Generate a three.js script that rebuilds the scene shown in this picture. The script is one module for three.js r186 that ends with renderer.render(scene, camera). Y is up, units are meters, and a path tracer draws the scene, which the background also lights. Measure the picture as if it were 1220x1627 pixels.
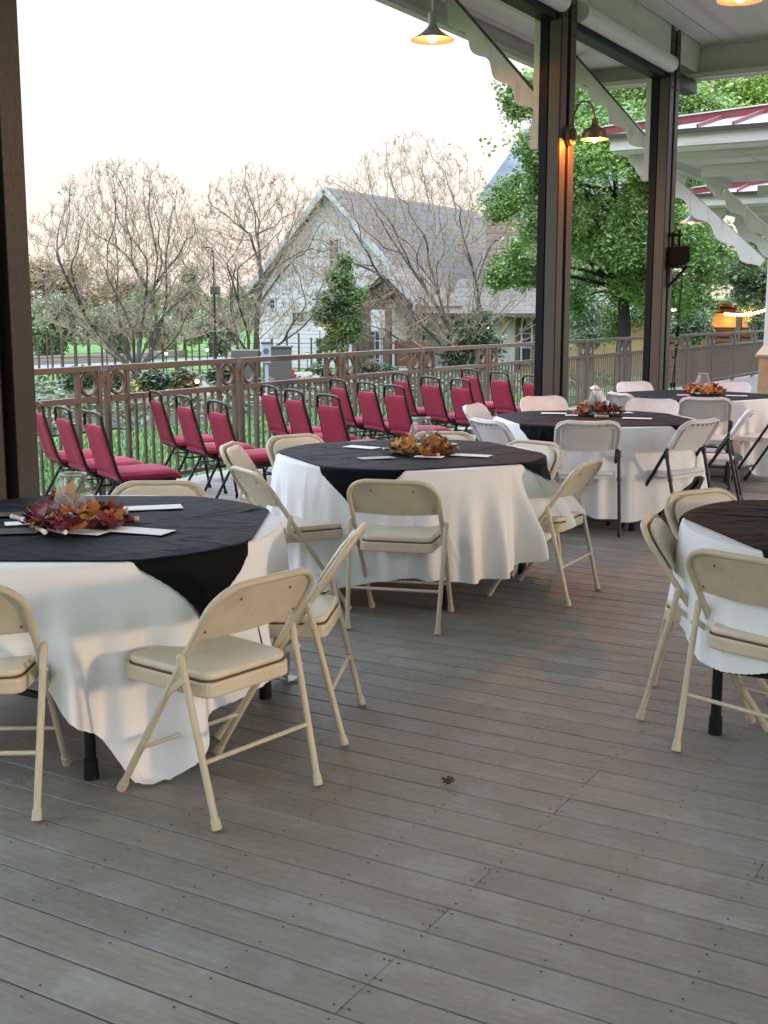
import * as THREE from 'three';
import { RoundedBoxGeometry } from 'three/addons/geometries/RoundedBoxGeometry.js';
import { mergeGeometries } from 'three/addons/utils/BufferGeometryUtils.js';

// ------------------------------------------------------------------ camera, sky, sun, exposure
const scene = new THREE.Scene();
const camera = new THREE.PerspectiveCamera(46.24, 0.75, 0.05, 3000);
camera.rotation.order = 'YXZ';
const EYE = 1.55, YAW = THREE.MathUtils.degToRad(30.5), PITCH = THREE.MathUtils.degToRad(-9.48);
camera.position.set(0, EYE, 0);
camera.rotation.set(PITCH, YAW, 0);
camera.updateMatrixWorld(true);
const renderer = new THREE.WebGLRenderer({ antialias: true });
renderer.setSize(768, 1024);
renderer.toneMapping = THREE.LinearToneMapping;
renderer.toneMappingExposure = 2.75;
renderer.shadowMap.enabled = true;
{
  // dusk sky: a bright milky dome, cooler overhead, peach along the horizon
  const W = 256, H = 128, d = new Float32Array(W * H * 4);
  const mix = (a, b, t) => a.map((v, i) => v + (b[i] - v) * t);
  const sm = (a, b, x) => { const t = Math.min(1, Math.max(0, (x - a) / (b - a))); return t * t * (3 - 2 * t); };
  for (let j = 0; j < H; j++) for (let i = 0; i < W; i++) {
    const el = ((j + 0.5) / H - 0.5) * Math.PI, s = Math.sin(el);
    let c = mix([0.395, 0.298, 0.235], [0.385, 0.325, 0.27], sm(0.0, 0.075, s));
    c = mix(c, [0.43, 0.418, 0.40], sm(0.06, 0.17, s));
    c = mix(c, [1.10, 1.25, 1.50], sm(0.19, 0.38, s));
    c = mix(c, [1.45, 1.68, 2.1], sm(0.36, 0.95, s));
    if (s < 0) c = mix([0.44, 0.345, 0.28], [0.25, 0.25, 0.23], sm(0, 0.1, -s));
    d.set([c[0], c[1], c[2], 1], (j * W + i) * 4);
  }
  const t = new THREE.DataTexture(d, W, H, THREE.RGBAFormat, THREE.FloatType);
  t.mapping = THREE.EquirectangularReflectionMapping; t.magFilter = THREE.LinearFilter; t.minFilter = THREE.LinearFilter; t.needsUpdate = true;
  scene.background = t; scene.environment = t;
}
const sun = new THREE.DirectionalLight(0xffd8b0, 0.5);
sun.position.set(60, 7.0, -13); sun.target.position.set(0, 0, -6);
sun.castShadow = true; sun.shadow.radius = 9; sun.shadow.mapSize.set(2048, 2048);
Object.assign(sun.shadow.camera, { left: -70, right: 70, top: 40, bottom: -40, near: 1, far: 200 });
scene.add(sun, sun.target);

// ------------------------------------------------------------------ helpers
function RNG(seed) { let a = seed >>> 0; return () => { a |= 0; a = a + 0x6D2B79F5 | 0; let t = Math.imul(a ^ a >>> 15, 1 | a); t = t + Math.imul(t ^ t >>> 7, 61 | t) ^ t; return ((t ^ t >>> 14) >>> 0) / 4294967296; }; }
const V = (x, y, z) => new THREE.Vector3(x, y, z);
const rad = THREE.MathUtils.degToRad;
const sstep = (a, b, x) => { const t = Math.min(1, Math.max(0, (x - a) / (b - a))); return t * t * (3 - 2 * t); };
const taken = {};
function numbered(n) { const k = taken[n] = (taken[n] ?? -1) + 1; return k ? `${n}_${String(k).padStart(3, '0')}` : n; }
function shade(m) { m.castShadow = true; m.receiveShadow = true; return m; }
function part(name, geo, mat, parent) { const m = shade(new THREE.Mesh(geo, mat)); m.name = name; parent.add(m); return m; }
function tag(o, label, category, group) { o.userData.label = label; o.userData.category = category; if (group) o.userData.group = group; return o; }
function thing(name, label, category, pos = [0, 0, 0], turn = 0, group) { const g = new THREE.Group(); g.name = numbered(name); g.position.set(...pos); g.rotation.y = turn; tag(g, label, category, group); scene.add(g); return g; }
function copyOf(src, name, label, pos, turn) { const c = src.clone(); c.name = numbered(name); c.position.set(...pos); c.rotation.y = turn; c.userData = { ...src.userData, label }; scene.add(c); return c; }
function struct(name, geo, mat) { const m = part(name, geo, mat, scene); m.userData.kind = 'structure'; return m; }
const clean = g => { g = g.index ? g.toNonIndexed() : g; for (const k of Object.keys(g.attributes)) if (!['position', 'normal', 'uv'].includes(k)) g.deleteAttribute(k); g.morphAttributes = {}; return g; };
const merge = a => a.length === 1 ? a[0] : mergeGeometries(a.map(clean));
const box = (w, h, d, x = 0, y = 0, z = 0) => new THREE.BoxGeometry(w, h, d).translate(x, y, z);
const rbox = (w, h, d, x = 0, y = 0, z = 0, r = 0.006, s = 2) => new RoundedBoxGeometry(w, h, d, s, Math.min(r, w / 2.01, h / 2.01, d / 2.01)).translate(x, y, z);
function bar(a, b, w, h) { // a square bar between two points
  const d = V().subVectors(b, a), L = d.length(), m = new THREE.Matrix4(), z = d.clone().normalize();
  const up = Math.abs(z.y) > 0.99 ? V(1, 0, 0) : V(0, 1, 0), x = V().crossVectors(up, z).normalize(), y = V().crossVectors(z, x);
  m.makeBasis(x, y, z).setPosition(V().addVectors(a, b).multiplyScalar(0.5));
  return new THREE.BoxGeometry(w, h, L).applyMatrix4(m);
}
function rod(a, b, r, r2 = r, seg = 10) {
  const d = V().subVectors(b, a), L = d.length();
  const q = new THREE.Quaternion().setFromUnitVectors(V(0, 1, 0), d.normalize());
  return new THREE.CylinderGeometry(r2, r, L, seg, 1).applyQuaternion(q).translate((a.x + b.x) / 2, (a.y + b.y) / 2, (a.z + b.z) / 2);
}
function tube(pts, r, seg = 8, n) { const c = new THREE.CatmullRomCurve3(pts, false, 'centripetal'); return new THREE.TubeGeometry(c, n ?? pts.length * 3, r, seg, false); }
function arcPts(pts, cr, n = 6) { // polyline with rounded corners
  const out = [pts[0].clone()];
  for (let i = 1; i < pts.length - 1; i++) {
    const a = V().subVectors(pts[i - 1], pts[i]), b = V().subVectors(pts[i + 1], pts[i]);
    const r = Math.min(cr, a.length() * 0.49, b.length() * 0.49); a.setLength(r); b.setLength(r);
    const p0 = V().addVectors(pts[i], a), p2 = V().addVectors(pts[i], b);
    for (let k = 0; k <= n; k++) { const t = k / n; out.push(V().addScaledVector(p0, (1 - t) * (1 - t)).addScaledVector(pts[i], 2 * t * (1 - t)).addScaledVector(p2, t * t)); }
  }
  out.push(pts[pts.length - 1].clone());
  return out;
}
function sweep(pts, r, seg = 9) { // round tube through exact points, with end caps
  const P = [], N = [], U = [], I = []; let prev = null;
  for (let i = 0; i < pts.length; i++) {
    const t = V().subVectors(pts[Math.min(i + 1, pts.length - 1)], pts[Math.max(i - 1, 0)]).normalize();
    if (!prev) prev = Math.abs(t.y) < 0.9 ? V(0, 1, 0) : V(1, 0, 0);
    const n = prev.clone().addScaledVector(t, -prev.dot(t)).normalize(), b = V().crossVectors(t, n); prev = n;
    const rr = typeof r === 'function' ? r(i / (pts.length - 1)) : r;
    for (let k = 0; k <= seg; k++) { const a = k / seg * Math.PI * 2, d = n.clone().multiplyScalar(Math.cos(a)).addScaledVector(b, Math.sin(a)); P.push(pts[i].x + d.x * rr, pts[i].y + d.y * rr, pts[i].z + d.z * rr); N.push(d.x, d.y, d.z); U.push(k / seg, i / 4); }
  }
  for (let i = 0; i < pts.length - 1; i++) for (let k = 0; k < seg; k++) { const a = i * (seg + 1) + k, c = a + seg + 1; I.push(a, a + 1, c, a + 1, c + 1, c); }
  for (const [e, s] of [[0, -1], [pts.length - 1, 1]]) { const o = P.length / 3, t = V().subVectors(pts[e], pts[e ? e - 1 : 1]).normalize(); P.push(pts[e].x, pts[e].y, pts[e].z); N.push(t.x, t.y, t.z); U.push(0, 0); for (let k = 0; k <= seg; k++) { const q = (e * (seg + 1) + k) * 3; P.push(P[q], P[q + 1], P[q + 2]); N.push(t.x, t.y, t.z); U.push(0, 0); } for (let k = 0; k < seg; k++) s > 0 ? I.push(o, o + 1 + k, o + 2 + k) : I.push(o, o + 2 + k, o + 1 + k); }
  const g = new THREE.BufferGeometry(); g.setAttribute('position', new THREE.Float32BufferAttribute(P, 3)); g.setAttribute('normal', new THREE.Float32BufferAttribute(N, 3)); g.setAttribute('uv', new THREE.Float32BufferAttribute(U, 2)); g.setIndex(I); return g;
}
function slab(fn, nu, nv, th) { // closed sheet: fn(u,v) gives the middle surface
  const mid = [], nor = [];
  for (let j = 0; j <= nv; j++) for (let i = 0; i <= nu; i++) {
    const u = i / nu, v = j / nv, e = 1e-3;
    const du = V().subVectors(fn(Math.min(1, u + e), v), fn(Math.max(0, u - e), v)), dv = V().subVectors(fn(u, Math.min(1, v + e)), fn(u, Math.max(0, v - e)));
    mid.push(fn(u, v)); nor.push(V().crossVectors(du, dv).normalize());
  }
  const P = [], U = [], I = [], W = nu + 1, T = W * (nv + 1);
  for (const s of [1, -1]) for (let k = 0; k < T; k++) { const t = typeof th === 'function' ? th((k % W) / nu, Math.floor(k / W) / nv) : th; const p = mid[k].clone().addScaledVector(nor[k], s * t / 2); P.push(p.x, p.y, p.z); U.push(p.x, p.y); }
  for (let j = 0; j < nv; j++) for (let i = 0; i < nu; i++) { const a = j * W + i, b = a + 1, c = a + W, d = c + 1; I.push(a, b, c, b, d, c, T + a, T + c, T + b, T + b, T + c, T + d); }
  const rim = []; for (let i = 0; i < nu; i++) rim.push(i); for (let j = 0; j < nv; j++) rim.push(j * W + nu); for (let i = nu; i > 0; i--) rim.push(nv * W + i); for (let j = nv; j > 0; j--) rim.push(j * W);
  for (let k = 0; k < rim.length; k++) { const a = rim[k], b = rim[(k + 1) % rim.length]; const o = P.length / 3; for (const q of [a, b, T + a, T + b]) { P.push(P[q * 3], P[q * 3 + 1], P[q * 3 + 2]); U.push(U[q * 2], U[q * 2 + 1]); } I.push(o, o + 2, o + 1, o + 1, o + 2, o + 3); }
  const g = new THREE.BufferGeometry(); g.setAttribute('position', new THREE.Float32BufferAttribute(P, 3)); g.setAttribute('uv', new THREE.Float32BufferAttribute(U, 2)); g.setIndex(I); g.computeVertexNormals(); return g;
}
// a point of the world seen at a pixel of the 1220 x 1627 photograph, at a plan distance / on a plane
function ray(px, py) { return V((px - 610) / 1905, -(py - 813.5) / 1905, -1).applyEuler(camera.rotation); }
function atD(px, py, d) { const r = ray(px, py), t = d / Math.hypot(r.x, r.z); return r.multiplyScalar(t).add(camera.position); }
function groundY(x, z) { const d = Math.hypot(x, z); return d < 24 ? -0.45 : d < 60 ? -0.45 - 0.029 * (d - 24) : d < 115 ? -1.494 : -1.494 + 6.5 * sstep(115, 320, d) + 3 * sstep(300, 900, d); }
function onGround(px, py) { let d = 10; for (; d < 200; d += 0.1) { const p = atD(px, py, d); if (p.y <= groundY(p.x, p.z)) return V(p.x, groundY(p.x, p.z), p.z); } return atD(px, py, 200); }
const foot = (px, d) => { const p = atD(px, 800, d); p.y = groundY(p.x, p.z); return p; };

// value noise
const NT = (() => { const r = RNG(77), a = new Float32Array(65536); for (let i = 0; i < 65536; i++) a[i] = r(); return a; })();
function vn(x, y, per = 256) { const xi = Math.floor(x), yi = Math.floor(y), fx = x - xi, fy = y - yi, u = fx * fx * (3 - 2 * fx), v = fy * fy * (3 - 2 * fy); const w = q => ((q % per) + per) % per; const h = (a, b) => NT[(w(b) * 256 + w(a)) & 65535]; return (h(xi, yi) * (1 - u) + h(xi + 1, yi) * u) * (1 - v) + (h(xi, yi + 1) * (1 - u) + h(xi + 1, yi + 1) * u) * v; }
function fbm(x, y, per, o = 4) { let s = 0, a = 0.5, n = 0; for (let i = 0; i < o; i++) { s += a * vn(x + i * 17, y + i * 31, per); n += a; x *= 2; y *= 2; per *= 2; a *= 0.5; if (per > 256) per = 256; } return s / n; }
function tex(size, fn, srgb = true) { // fn(u,v) -> [r,g,b] 0..1
  const d = new Uint8Array(size * size * 4);
  for (let j = 0; j < size; j++) for (let i = 0; i < size; i++) { const c = fn(i / size, j / size), k = (j * size + i) * 4; d[k] = Math.max(0, Math.min(255, c[0] * 255)); d[k + 1] = Math.max(0, Math.min(255, c[1] * 255)); d[k + 2] = Math.max(0, Math.min(255, c[2] * 255)); d[k + 3] = 255; }
  const t = new THREE.DataTexture(d, size, size); t.wrapS = t.wrapT = THREE.RepeatWrapping; t.magFilter = THREE.LinearFilter; t.minFilter = THREE.LinearMipmapLinearFilter; t.generateMipmaps = true; if (srgb) t.colorSpace = THREE.SRGBColorSpace; t.needsUpdate = true; return t;
}
const rep = (t, x, y) => { const c = t.clone(); c.repeat.set(x, y); c.needsUpdate = true; return c; };
const grey = g => [g, g, g];

// ------------------------------------------------------------------ materials
const T = {
  blotch: tex(512, (u, v) => grey(0.86 + 0.14 * fbm(u * 8, v * 8, 8, 5))),
  fine: tex(256, (u, v) => grey(0.5 + 0.5 * (fbm(u * 64, v * 64, 64, 2) - 0.5) * 2), false),
  rust: tex(512, (u, v) => { const a = fbm(u * 10, v * 4, 4, 5), b = sstep(0.55, 0.75, a); return [0.80 + 0.2 * b, 0.78 - 0.05 * b, 0.76 - 0.12 * b]; }),
  scuff: tex(1024, (u, v) => { const a = fbm(u * 7, v * 7, 7, 4), b = sstep(0.80, 0.90, fbm(u * 120 + 5, v * 70 + 3, 16, 2)), c2 = sstep(0.56, 0.74, fbm(u * 5 + 20, v * 5 + 11, 5, 5)); const l = 0.95 + 0.08 * (a - 0.5) - 0.045 * c2 - 0.14 * b; return [l, l * 0.99, l * 0.975]; }),
  plank: tex(1024, (u, v) => { // embossed composite board: fine streaks along u, soft stains
    const g = fbm(u * 16, v * 160, 16, 3), s = fbm(u * 5 + 3, v * 7, 5, 4), f = fbm(u * 120, v * 120, 120, 2), w = sstep(0.56, 0.78, fbm(u * 9 + 40, v * 9 + 7, 9, 4));
    const l = 0.86 + 0.10 * (g - 0.5) + 0.15 * (s - 0.5) + 0.08 * (f - 0.5) + 0.05 * w; return [l * 1.0, l * (0.985 + 0.02 * w), l * (0.965 + 0.04 * w)];
  }),
  plankBump: tex(512, (u, v) => grey(0.5 + 0.6 * (fbm(u * 12, v * 140, 12, 3) - 0.5) + 0.25 * (fbm(u * 60, v * 60, 60, 2) - 0.5)), false),
  grass: tex(1024, (u, v) => { const a = fbm(u * 10, v * 10, 10, 5), b = fbm(u * 120, v * 120, 120, 2); const l = 0.55 + 0.5 * (b - 0.5) + 0.5 * (a - 0.5); return [0.46 * l + 0.08 * a, 0.74 * l + 0.05, 0.28 * l]; }),
  mulch: tex(512, (u, v) => { const a = fbm(u * 60, v * 60, 60, 3), b = fbm(u * 6, v * 6, 6, 4); const l = 0.3 + 0.5 * (a - 0.4); return b > 0.52 ? [l * 0.75, l * 0.95, l * 0.5] : [l * 1.05, l * 0.85, l * 0.62]; }),
  bark: tex(256, (u, v) => grey(0.6 + 0.8 * (fbm(u * 24, v * 6, 6, 4) - 0.4))),
  cloth: tex(512, (u, v) => grey(0.5 + 0.5 * (fbm(u * 6, v * 6, 6, 5) - 0.5) + 0.18 * (fbm(u * 100, v * 100, 100, 2) - 0.5)), false),
  fabric: tex(256, (u, v) => { const a = (Math.sin(u * 256 * 0.7854) * Math.sin(v * 256 * 0.7854)) * 0.12, b = fbm(u * 80, v * 80, 80, 2) - 0.5; return grey(0.86 + a + 0.3 * b); }),
  stone: tex(512, (u, v) => { const a = fbm(u * 14, v * 22, 14, 4), b = fbm(u * 60, v * 60, 60, 2); const l = 0.75 + 0.4 * (a - 0.5) + 0.15 * (b - 0.5); return [l, l * 0.96, l * 0.90]; }),
  paint: tex(512, (u, v) => { const a = fbm(u * 6, v * 6, 6, 5), b = sstep(0.6, 0.8, fbm(u * 18 + 9, v * 4, 4, 4)); const l = 0.90 + 0.14 * (a - 0.5) - 0.10 * b; return [l, l * 0.99, l * 0.97]; }),
};
function mat(rgb, rough = 0.7, o = {}) { const { phys, ...r } = o; const m = new (phys ? THREE.MeshPhysicalMaterial : THREE.MeshStandardMaterial)({ roughness: rough, ...r }); m.color.setRGB(...rgb); return m; }
const M = {
  beige: mat([0.64, 0.565, 0.42], 0.38, { map: rep(T.scuff, 2, 2), bumpMap: rep(T.fine, 6, 6), bumpScale: 0.0004 }),
  vinyl: mat([0.69, 0.625, 0.49], 0.46, { map: rep(T.scuff, 1.3, 1.3), bumpMap: rep(T.cloth, 3, 3), bumpScale: 0.003 }),
  rivet: mat([0.25, 0.13, 0.07], 0.5, { metalness: 0.5 }),
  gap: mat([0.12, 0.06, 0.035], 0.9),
  plastic: mat([0.77, 0.77, 0.775], 0.36, { bumpMap: rep(T.fine, 8, 8), bumpScale: 0.0004, map: rep(T.blotch, 1.5, 1.5) }),
  gunmetal: mat([0.018, 0.019, 0.022], 0.36, { phys: 1, specularIntensity: 0.7 }),
  black: mat([0.008, 0.008, 0.009], 0.36, { phys: 1, specularIntensity: 0.6 }),
  rubber: mat([0.01, 0.01, 0.01], 0.8),
  redcloth: mat([0.40, 0.02, 0.062], 0.85, { phys: 1, sheen: 1.0, sheenRoughness: 0.35, sheenColor: new THREE.Color().setRGB(1.0, 0.5, 0.68), map: rep(T.fabric, 3, 3) }),
  white: mat([0.78, 0.78, 0.79], 0.86, { phys: 1, sheen: 0.15, sheenRoughness: 0.5, bumpMap: rep(T.cloth, 1.3, 1.3), bumpScale: 0.003, side: THREE.DoubleSide }),
  dark: mat([0.0038, 0.0046, 0.0062], 0.62, { phys: 1, specularIntensity: 0.13, sheen: 0.04, sheenRoughness: 0.4, sheenColor: new THREE.Color().setRGB(0.35, 0.4, 0.5), bumpMap: rep(T.cloth, 1.1, 1.1), bumpScale: 0.012, side: THREE.DoubleSide }),
  fence: mat([0.205, 0.175, 0.15], 0.5, { map: rep(T.rust, 2, 2) }),
  steel: mat([0.048, 0.037, 0.030], 0.45, { map: rep(T.rust, 1, 0.5), bumpMap: rep(T.fine, 2, 2), bumpScale: 0.001 }),
  skylitSteel: mat([0.125, 0.115, 0.10], 0.5, { map: rep(T.rust, 1, 0.5) }), matteBlack: mat([0.006, 0.006, 0.007], 0.7, { phys: 1, specularIntensity: 0.25 }),
  track: mat([0.010, 0.010, 0.012], 0.45, { phys: 1, specularIntensity: 0.35 }),
  paint: mat([0.70, 0.67, 0.65], 0.6, { map: rep(T.paint, 0.5, 0.5) }),
  ceil: mat([0.87, 0.84, 0.83], 0.7, { map: rep(T.paint, 0.35, 0.35) }),
  shade: mat([0.62, 0.62, 0.61], 0.45),
  redroof: mat([0.20, 0.03, 0.032], 0.45),
  paleroof: mat([0.30, 0.25, 0.245], 0.5),
  zinc: mat([0.40, 0.41, 0.42], 0.4, { metalness: 0.25, side: THREE.DoubleSide, map: rep(T.blotch, 2, 2) }),
  bronze: mat([0.13, 0.10, 0.08], 0.42, { metalness: 0.5, side: THREE.DoubleSide }),
  bulb: mat([1, 0.8, 0.5], 0.4, { emissive: new THREE.Color().setRGB(1.0, 0.55, 0.2), emissiveIntensity: 2.2 }),
  bulbDim: mat([1, 0.85, 0.6], 0.4, { emissive: new THREE.Color().setRGB(1.0, 0.72, 0.4), emissiveIntensity: 2.2 }),
  glass: mat([0.95, 0.96, 0.96], 0.04, { phys: 1, transmission: 0.93, thickness: 0, ior: 1.45, side: THREE.DoubleSide }),
  card: mat([0.82, 0.82, 0.83], 0.7),
  photo: mat([0.10, 0.095, 0.09], 0.3),
  stickRed: mat([0.22, 0.03, 0.03], 0.6), stickTip: mat([0.62, 0.50, 0.36], 0.8), cork: mat([0.52, 0.36, 0.24], 0.9),
  grass: mat([0.85, 0.85, 0.85], 0.95, { map: T.grass }),
  mulch: mat([0.28, 0.28, 0.26], 0.95, { map: T.mulch }),
  road: mat([0.20, 0.205, 0.22], 0.85, { map: rep(T.blotch, 1, 1) }),
  paleWall: mat([0.42, 0.39, 0.36], 0.85, { map: rep(T.stone, 0.4, 0.4) }),
  bark: mat([0.19, 0.165, 0.145], 0.9, { map: rep(T.bark, 2, 1), bumpMap: rep(T.bark, 2, 1), bumpScale: 0.01 }),
  twig: mat([0.30, 0.235, 0.165], 0.9),
  darkbark: mat([0.07, 0.055, 0.045], 0.9, { map: rep(T.bark, 3, 1), bumpMap: rep(T.bark, 3, 1), bumpScale: 0.02 }),
  leaf: mat([1, 1, 1], 0.6, { phys: 1, transmission: 0.48, thickness: 0, side: THREE.DoubleSide }),
  leafDry: mat([1, 1, 1], 0.7, { side: THREE.DoubleSide }),
  siding: mat([0.63, 0.625, 0.65], 0.75, { map: rep(T.paint, 0.3, 0.3) }),
  trim: mat([0.40, 0.42, 0.43], 0.7),
  shingle: mat([0.20, 0.205, 0.22], 0.85, { map: rep(T.stone, 0.5, 0.5) }),
  shingleLight: mat([0.30, 0.285, 0.275], 0.85, { map: rep(T.stone, 0.5, 0.5) }),
  blueroof: mat([0.20, 0.25, 0.36], 0.5, { map: rep(T.stone, 0.5, 0.5) }),
  stone: mat([0.46, 0.41, 0.37], 0.85, { map: rep(T.stone, 0.25, 0.25) }),
  window: mat([0.03, 0.035, 0.04], 0.12),
  timber: mat([0.26, 0.17, 0.11], 0.75, { map: rep(T.bark, 1, 1) }),
  yellowWood: mat([0.42, 0.28, 0.13], 0.7, { map: rep(T.blotch, 1, 1) }),
  logWood: mat([0.20, 0.085, 0.045], 0.7, { map: rep(T.blotch, 1, 1) }),
  post: mat([0.20, 0.13, 0.09], 0.85, { map: rep(T.bark, 1, 1) }),
  greyBox: mat([0.085, 0.08, 0.065], 0.6), meter: mat([0.30, 0.36, 0.44], 0.5), hydrant: mat([0.36, 0.02, 0.04], 0.5),
  screw: mat([0.03, 0.028, 0.026], 0.8),
  lectern: mat([0.55, 0.40, 0.24], 0.5, { map: rep(T.blotch, 1, 2) }),
};
const PLANKS = [[0.315, 0.30, 0.275], [0.33, 0.315, 0.285], [0.30, 0.29, 0.27], [0.34, 0.32, 0.29], [0.32, 0.308, 0.285], [0.325, 0.305, 0.275]].map(c => mat(c, 0.62, { map: T.plank, bumpMap: T.plankBump, bumpScale: 0.0025 }));

// ------------------------------------------------------------------ ground
{
  const P = [], U = [], I = [], NA = 120; const rs = [0.01, 4, 8, 12, 16, 20, 24, 28, 32, 38, 44, 50, 60, 75, 95, 115, 140, 170, 200, 240, 280, 320, 450, 700, 1100, 1800];
  rs.forEach((r, j) => { for (let i = 0; i <= NA; i++) { const a = i / NA * Math.PI * 2, x = Math.cos(a) * r, z = Math.sin(a) * r; P.push(x, groundY(x, z) - 0.008, z); U.push(x / 5, z / 5); if (j && i < NA) { const q = j * (NA + 1) + i, p = q - NA - 1; I.push(p, p + 1, q, p + 1, q + 1, q); } } });
  const g = new THREE.BufferGeometry(); g.setAttribute('position', new THREE.Float32BufferAttribute(P, 3)); g.setAttribute('uv', new THREE.Float32BufferAttribute(U, 2)); g.setIndex(I); g.computeVertexNormals();
  struct('ground', g, M.grass);
}
function sheet(name, outline, m, lift, s = 5, stepM = 1.5) { // a ground sheet that follows the terrain; outline in plan [x,z]
  const sh = new THREE.Shape(outline.map(([x, z]) => new THREE.Vector2(x, -z)));
  const bb = new THREE.Box2().setFromPoints(sh.getPoints());
  // grid cells clipped to the outline
  const P = [], U = []; const poly = outline;
  const inside = (x, z) => { let c = false; for (let i = 0, j = poly.length - 1; i < poly.length; j = i++) { const [xi, zi] = poly[i], [xj, zj] = poly[j]; if ((zi > z) !== (zj > z) && x < (xj - xi) * (z - zi) / (zj - zi) + xi) c = !c; } return c; };
  for (let x = bb.min.x; x < bb.max.x; x += stepM) for (let z = -bb.max.y; z < -bb.min.y; z += stepM) {
    if (!inside(x + stepM / 2, z + stepM / 2)) continue;
    const q = [[x, z], [x, z + stepM], [x + stepM, z], [x + stepM, z], [x, z + stepM], [x + stepM, z + stepM]];
    for (const [a, b] of q) { P.push(a, groundY(a, b) + lift, b); U.push(a / s, b / s); }
  }
  const g = new THREE.BufferGeometry(); g.setAttribute('position', new THREE.Float32BufferAttribute(P, 3)); g.setAttribute('uv', new THREE.Float32BufferAttribute(U, 2)); g.computeVertexNormals();
  return struct(name, g, m);
}
// planting bed of bark mulch between the lawn strip and the bare trees
sheet('garden_bed', [[-14.5, -14], [-13.6, -18], [-13.4, -22], [-14, -28], [-15.5, -36], [-27, -44], [-31, -38], [-25, -29], [-19, -22], [-17, -15]], M.mulch, 0.02, 3, 0.75);
{ // road far left, with a pale kerb wall behind it
  const a = foot(20, 62), b = foot(250, 66), c = foot(430, 78), a2 = foot(20, 71), b2 = foot(250, 76), c2 = foot(430, 90);
  const P = [], U = []; const q = (p, r, s, t) => { for (const v of [p, r, s, r, t, s]) { P.push(v.x, groundY(v.x, v.z) + 0.03, v.z); U.push(v.x / 4, v.z / 4); } };
  q(a, b, a2, b2); q(b, c, b2, c2);
  const g = new THREE.BufferGeometry(); g.setAttribute('position', new THREE.Float32BufferAttribute(P, 3)); g.setAttribute('uv', new THREE.Float32BufferAttribute(U, 2)); g.computeVertexNormals();
  struct('road', g, M.road);
}
// ------------------------------------------------------------------ deck: composite boards laid along x
const DECKY = 0, PITCHZ = 0.1398;
{
  const deck = new THREE.Group(); deck.name = 'deck'; deck.userData.kind = 'structure'; scene.add(deck);
  const r = RNG(5), XL = -7.32, XR = 6.2, joist = 0.325, x0 = -1.345;
  const prof = w => { const h = w / 2, c = 0.0016, t = 0.025; return [[-h, -t], [-h, -c], [-h + c, 0], [h - c, 0], [h, -c], [h, -t]]; };
  function board(xa, xb, zc, dy, u0, v0) {
    const p = prof(PITCHZ - 0.0068), P = [], U = [], I = [];
    for (let k = 0; k < p.length; k++) { const [z1, y1] = p[k], [z2, y2] = p[(k + 1) % p.length], o = P.length / 3; for (const [x, z, y] of [[xa, z1, y1], [xb, z1, y1], [xa, z2, y2], [xb, z2, y2]]) { P.push(x, y + dy, zc - z); U.push(x / 1.6 + u0, (z + y) / 1.6 + v0); } I.push(o, o + 1, o + 2, o + 1, o + 3, o + 2); }
    for (const [x, s] of [[xa, 1], [xb, -1]]) { const o = P.length / 3; p.forEach(([z, y]) => { P.push(x, y + dy, zc - z); U.push(z / 1.6 + u0, y / 1.6 + v0); }); for (let k = 1; k < p.length - 1; k++) s > 0 ? I.push(o, o + k, o + k + 1) : I.push(o, o + k + 1, o + k); }
    const g = new THREE.BufferGeometry(); g.setAttribute('position', new THREE.Float32BufferAttribute(P, 3)); g.setAttribute('uv', new THREE.Float32BufferAttribute(U, 2)); g.setIndex(I); const n = g.toNonIndexed(); n.computeVertexNormals(); return n;
  }
  const rest = [], screws = []; let n = 0;
  const special = { '-4': 1, '-2': 1, '2': 1, '4': 1, '6': 1 };
  for (let k = -215; k < 32; k++) {
    const zc = -3.325 + (k + 0.5) * PITCHZ, cuts = [];
    // board ends fall on joists; odd rows are cut at -1.345 as in the photograph
    const hit = [-3, -1, 3, 5, 7, 8].includes(k);
    let x = hit ? x0 : x0 + joist * Math.round((r() - 0.5) * 10) + (r() < 0.5 ? -joist * 9 : joist * 6);
    while (x > XL + 1.2) x -= joist * 15; x += joist * 15; for (; x < XR - 0.6; x += joist * 15) cuts.push(x);
    const xs = [XL, ...cuts, XR];
    for (let i = 0; i < xs.length - 1; i++) {
      const dy = (r() - 0.5) * 0.0022, mi = Math.floor(r() * PLANKS.length), g = board(xs[i] + 0.0009, xs[i + 1] - 0.0009, zc, dy, r() * 3, r() * 3);
      const seen = zc < -1.6 && zc > -15.5 && xs[i] < -0.15 * zc * 0 + 0.3;
      if (seen && n < 298) { part('plank', g, PLANKS[mi], deck); n++; } else rest.push(g);
    }
    if (zc < -1.5 && zc > -9) for (let j = -16; j < 8; j++) for (const s of [-1, 1]) { const sx = x0 + joist * j + (r() - 0.5) * 0.012 + 0, sz = zc + s * 0.042 + (r() - 0.5) * 0.008; if (r() < 0.9) screws.push(new THREE.CircleGeometry(0.0038, 8).rotateX(-Math.PI / 2).translate(sx, 0.0016, sz)); }
    for (const c of cuts) if (zc > -6 && zc < -1.5) for (const e of [-0.02, 0.02]) for (const s of [-1, 1]) screws.push(new THREE.CircleGeometry(0.0038, 8).rotateX(-Math.PI / 2).translate(c + e, 0.0016, zc + s * 0.042));
  }
  part('plank', merge(rest), PLANKS[1], deck).userData.kind = 'stuff';
  part('screw', merge(screws), M.screw, deck).userData.kind = 'stuff';
  // joists and skirt below keep the gaps dark
  part('joist_frame', box(XR - XL - 0.1, 0.25, 35, (XL + XR) / 2, -0.16, -13), M.gap, deck);
  part('edge_board', box(0.03, 0.28, 35, XL - 0.018, -0.14, -13), PLANKS[2], deck);
}
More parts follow.
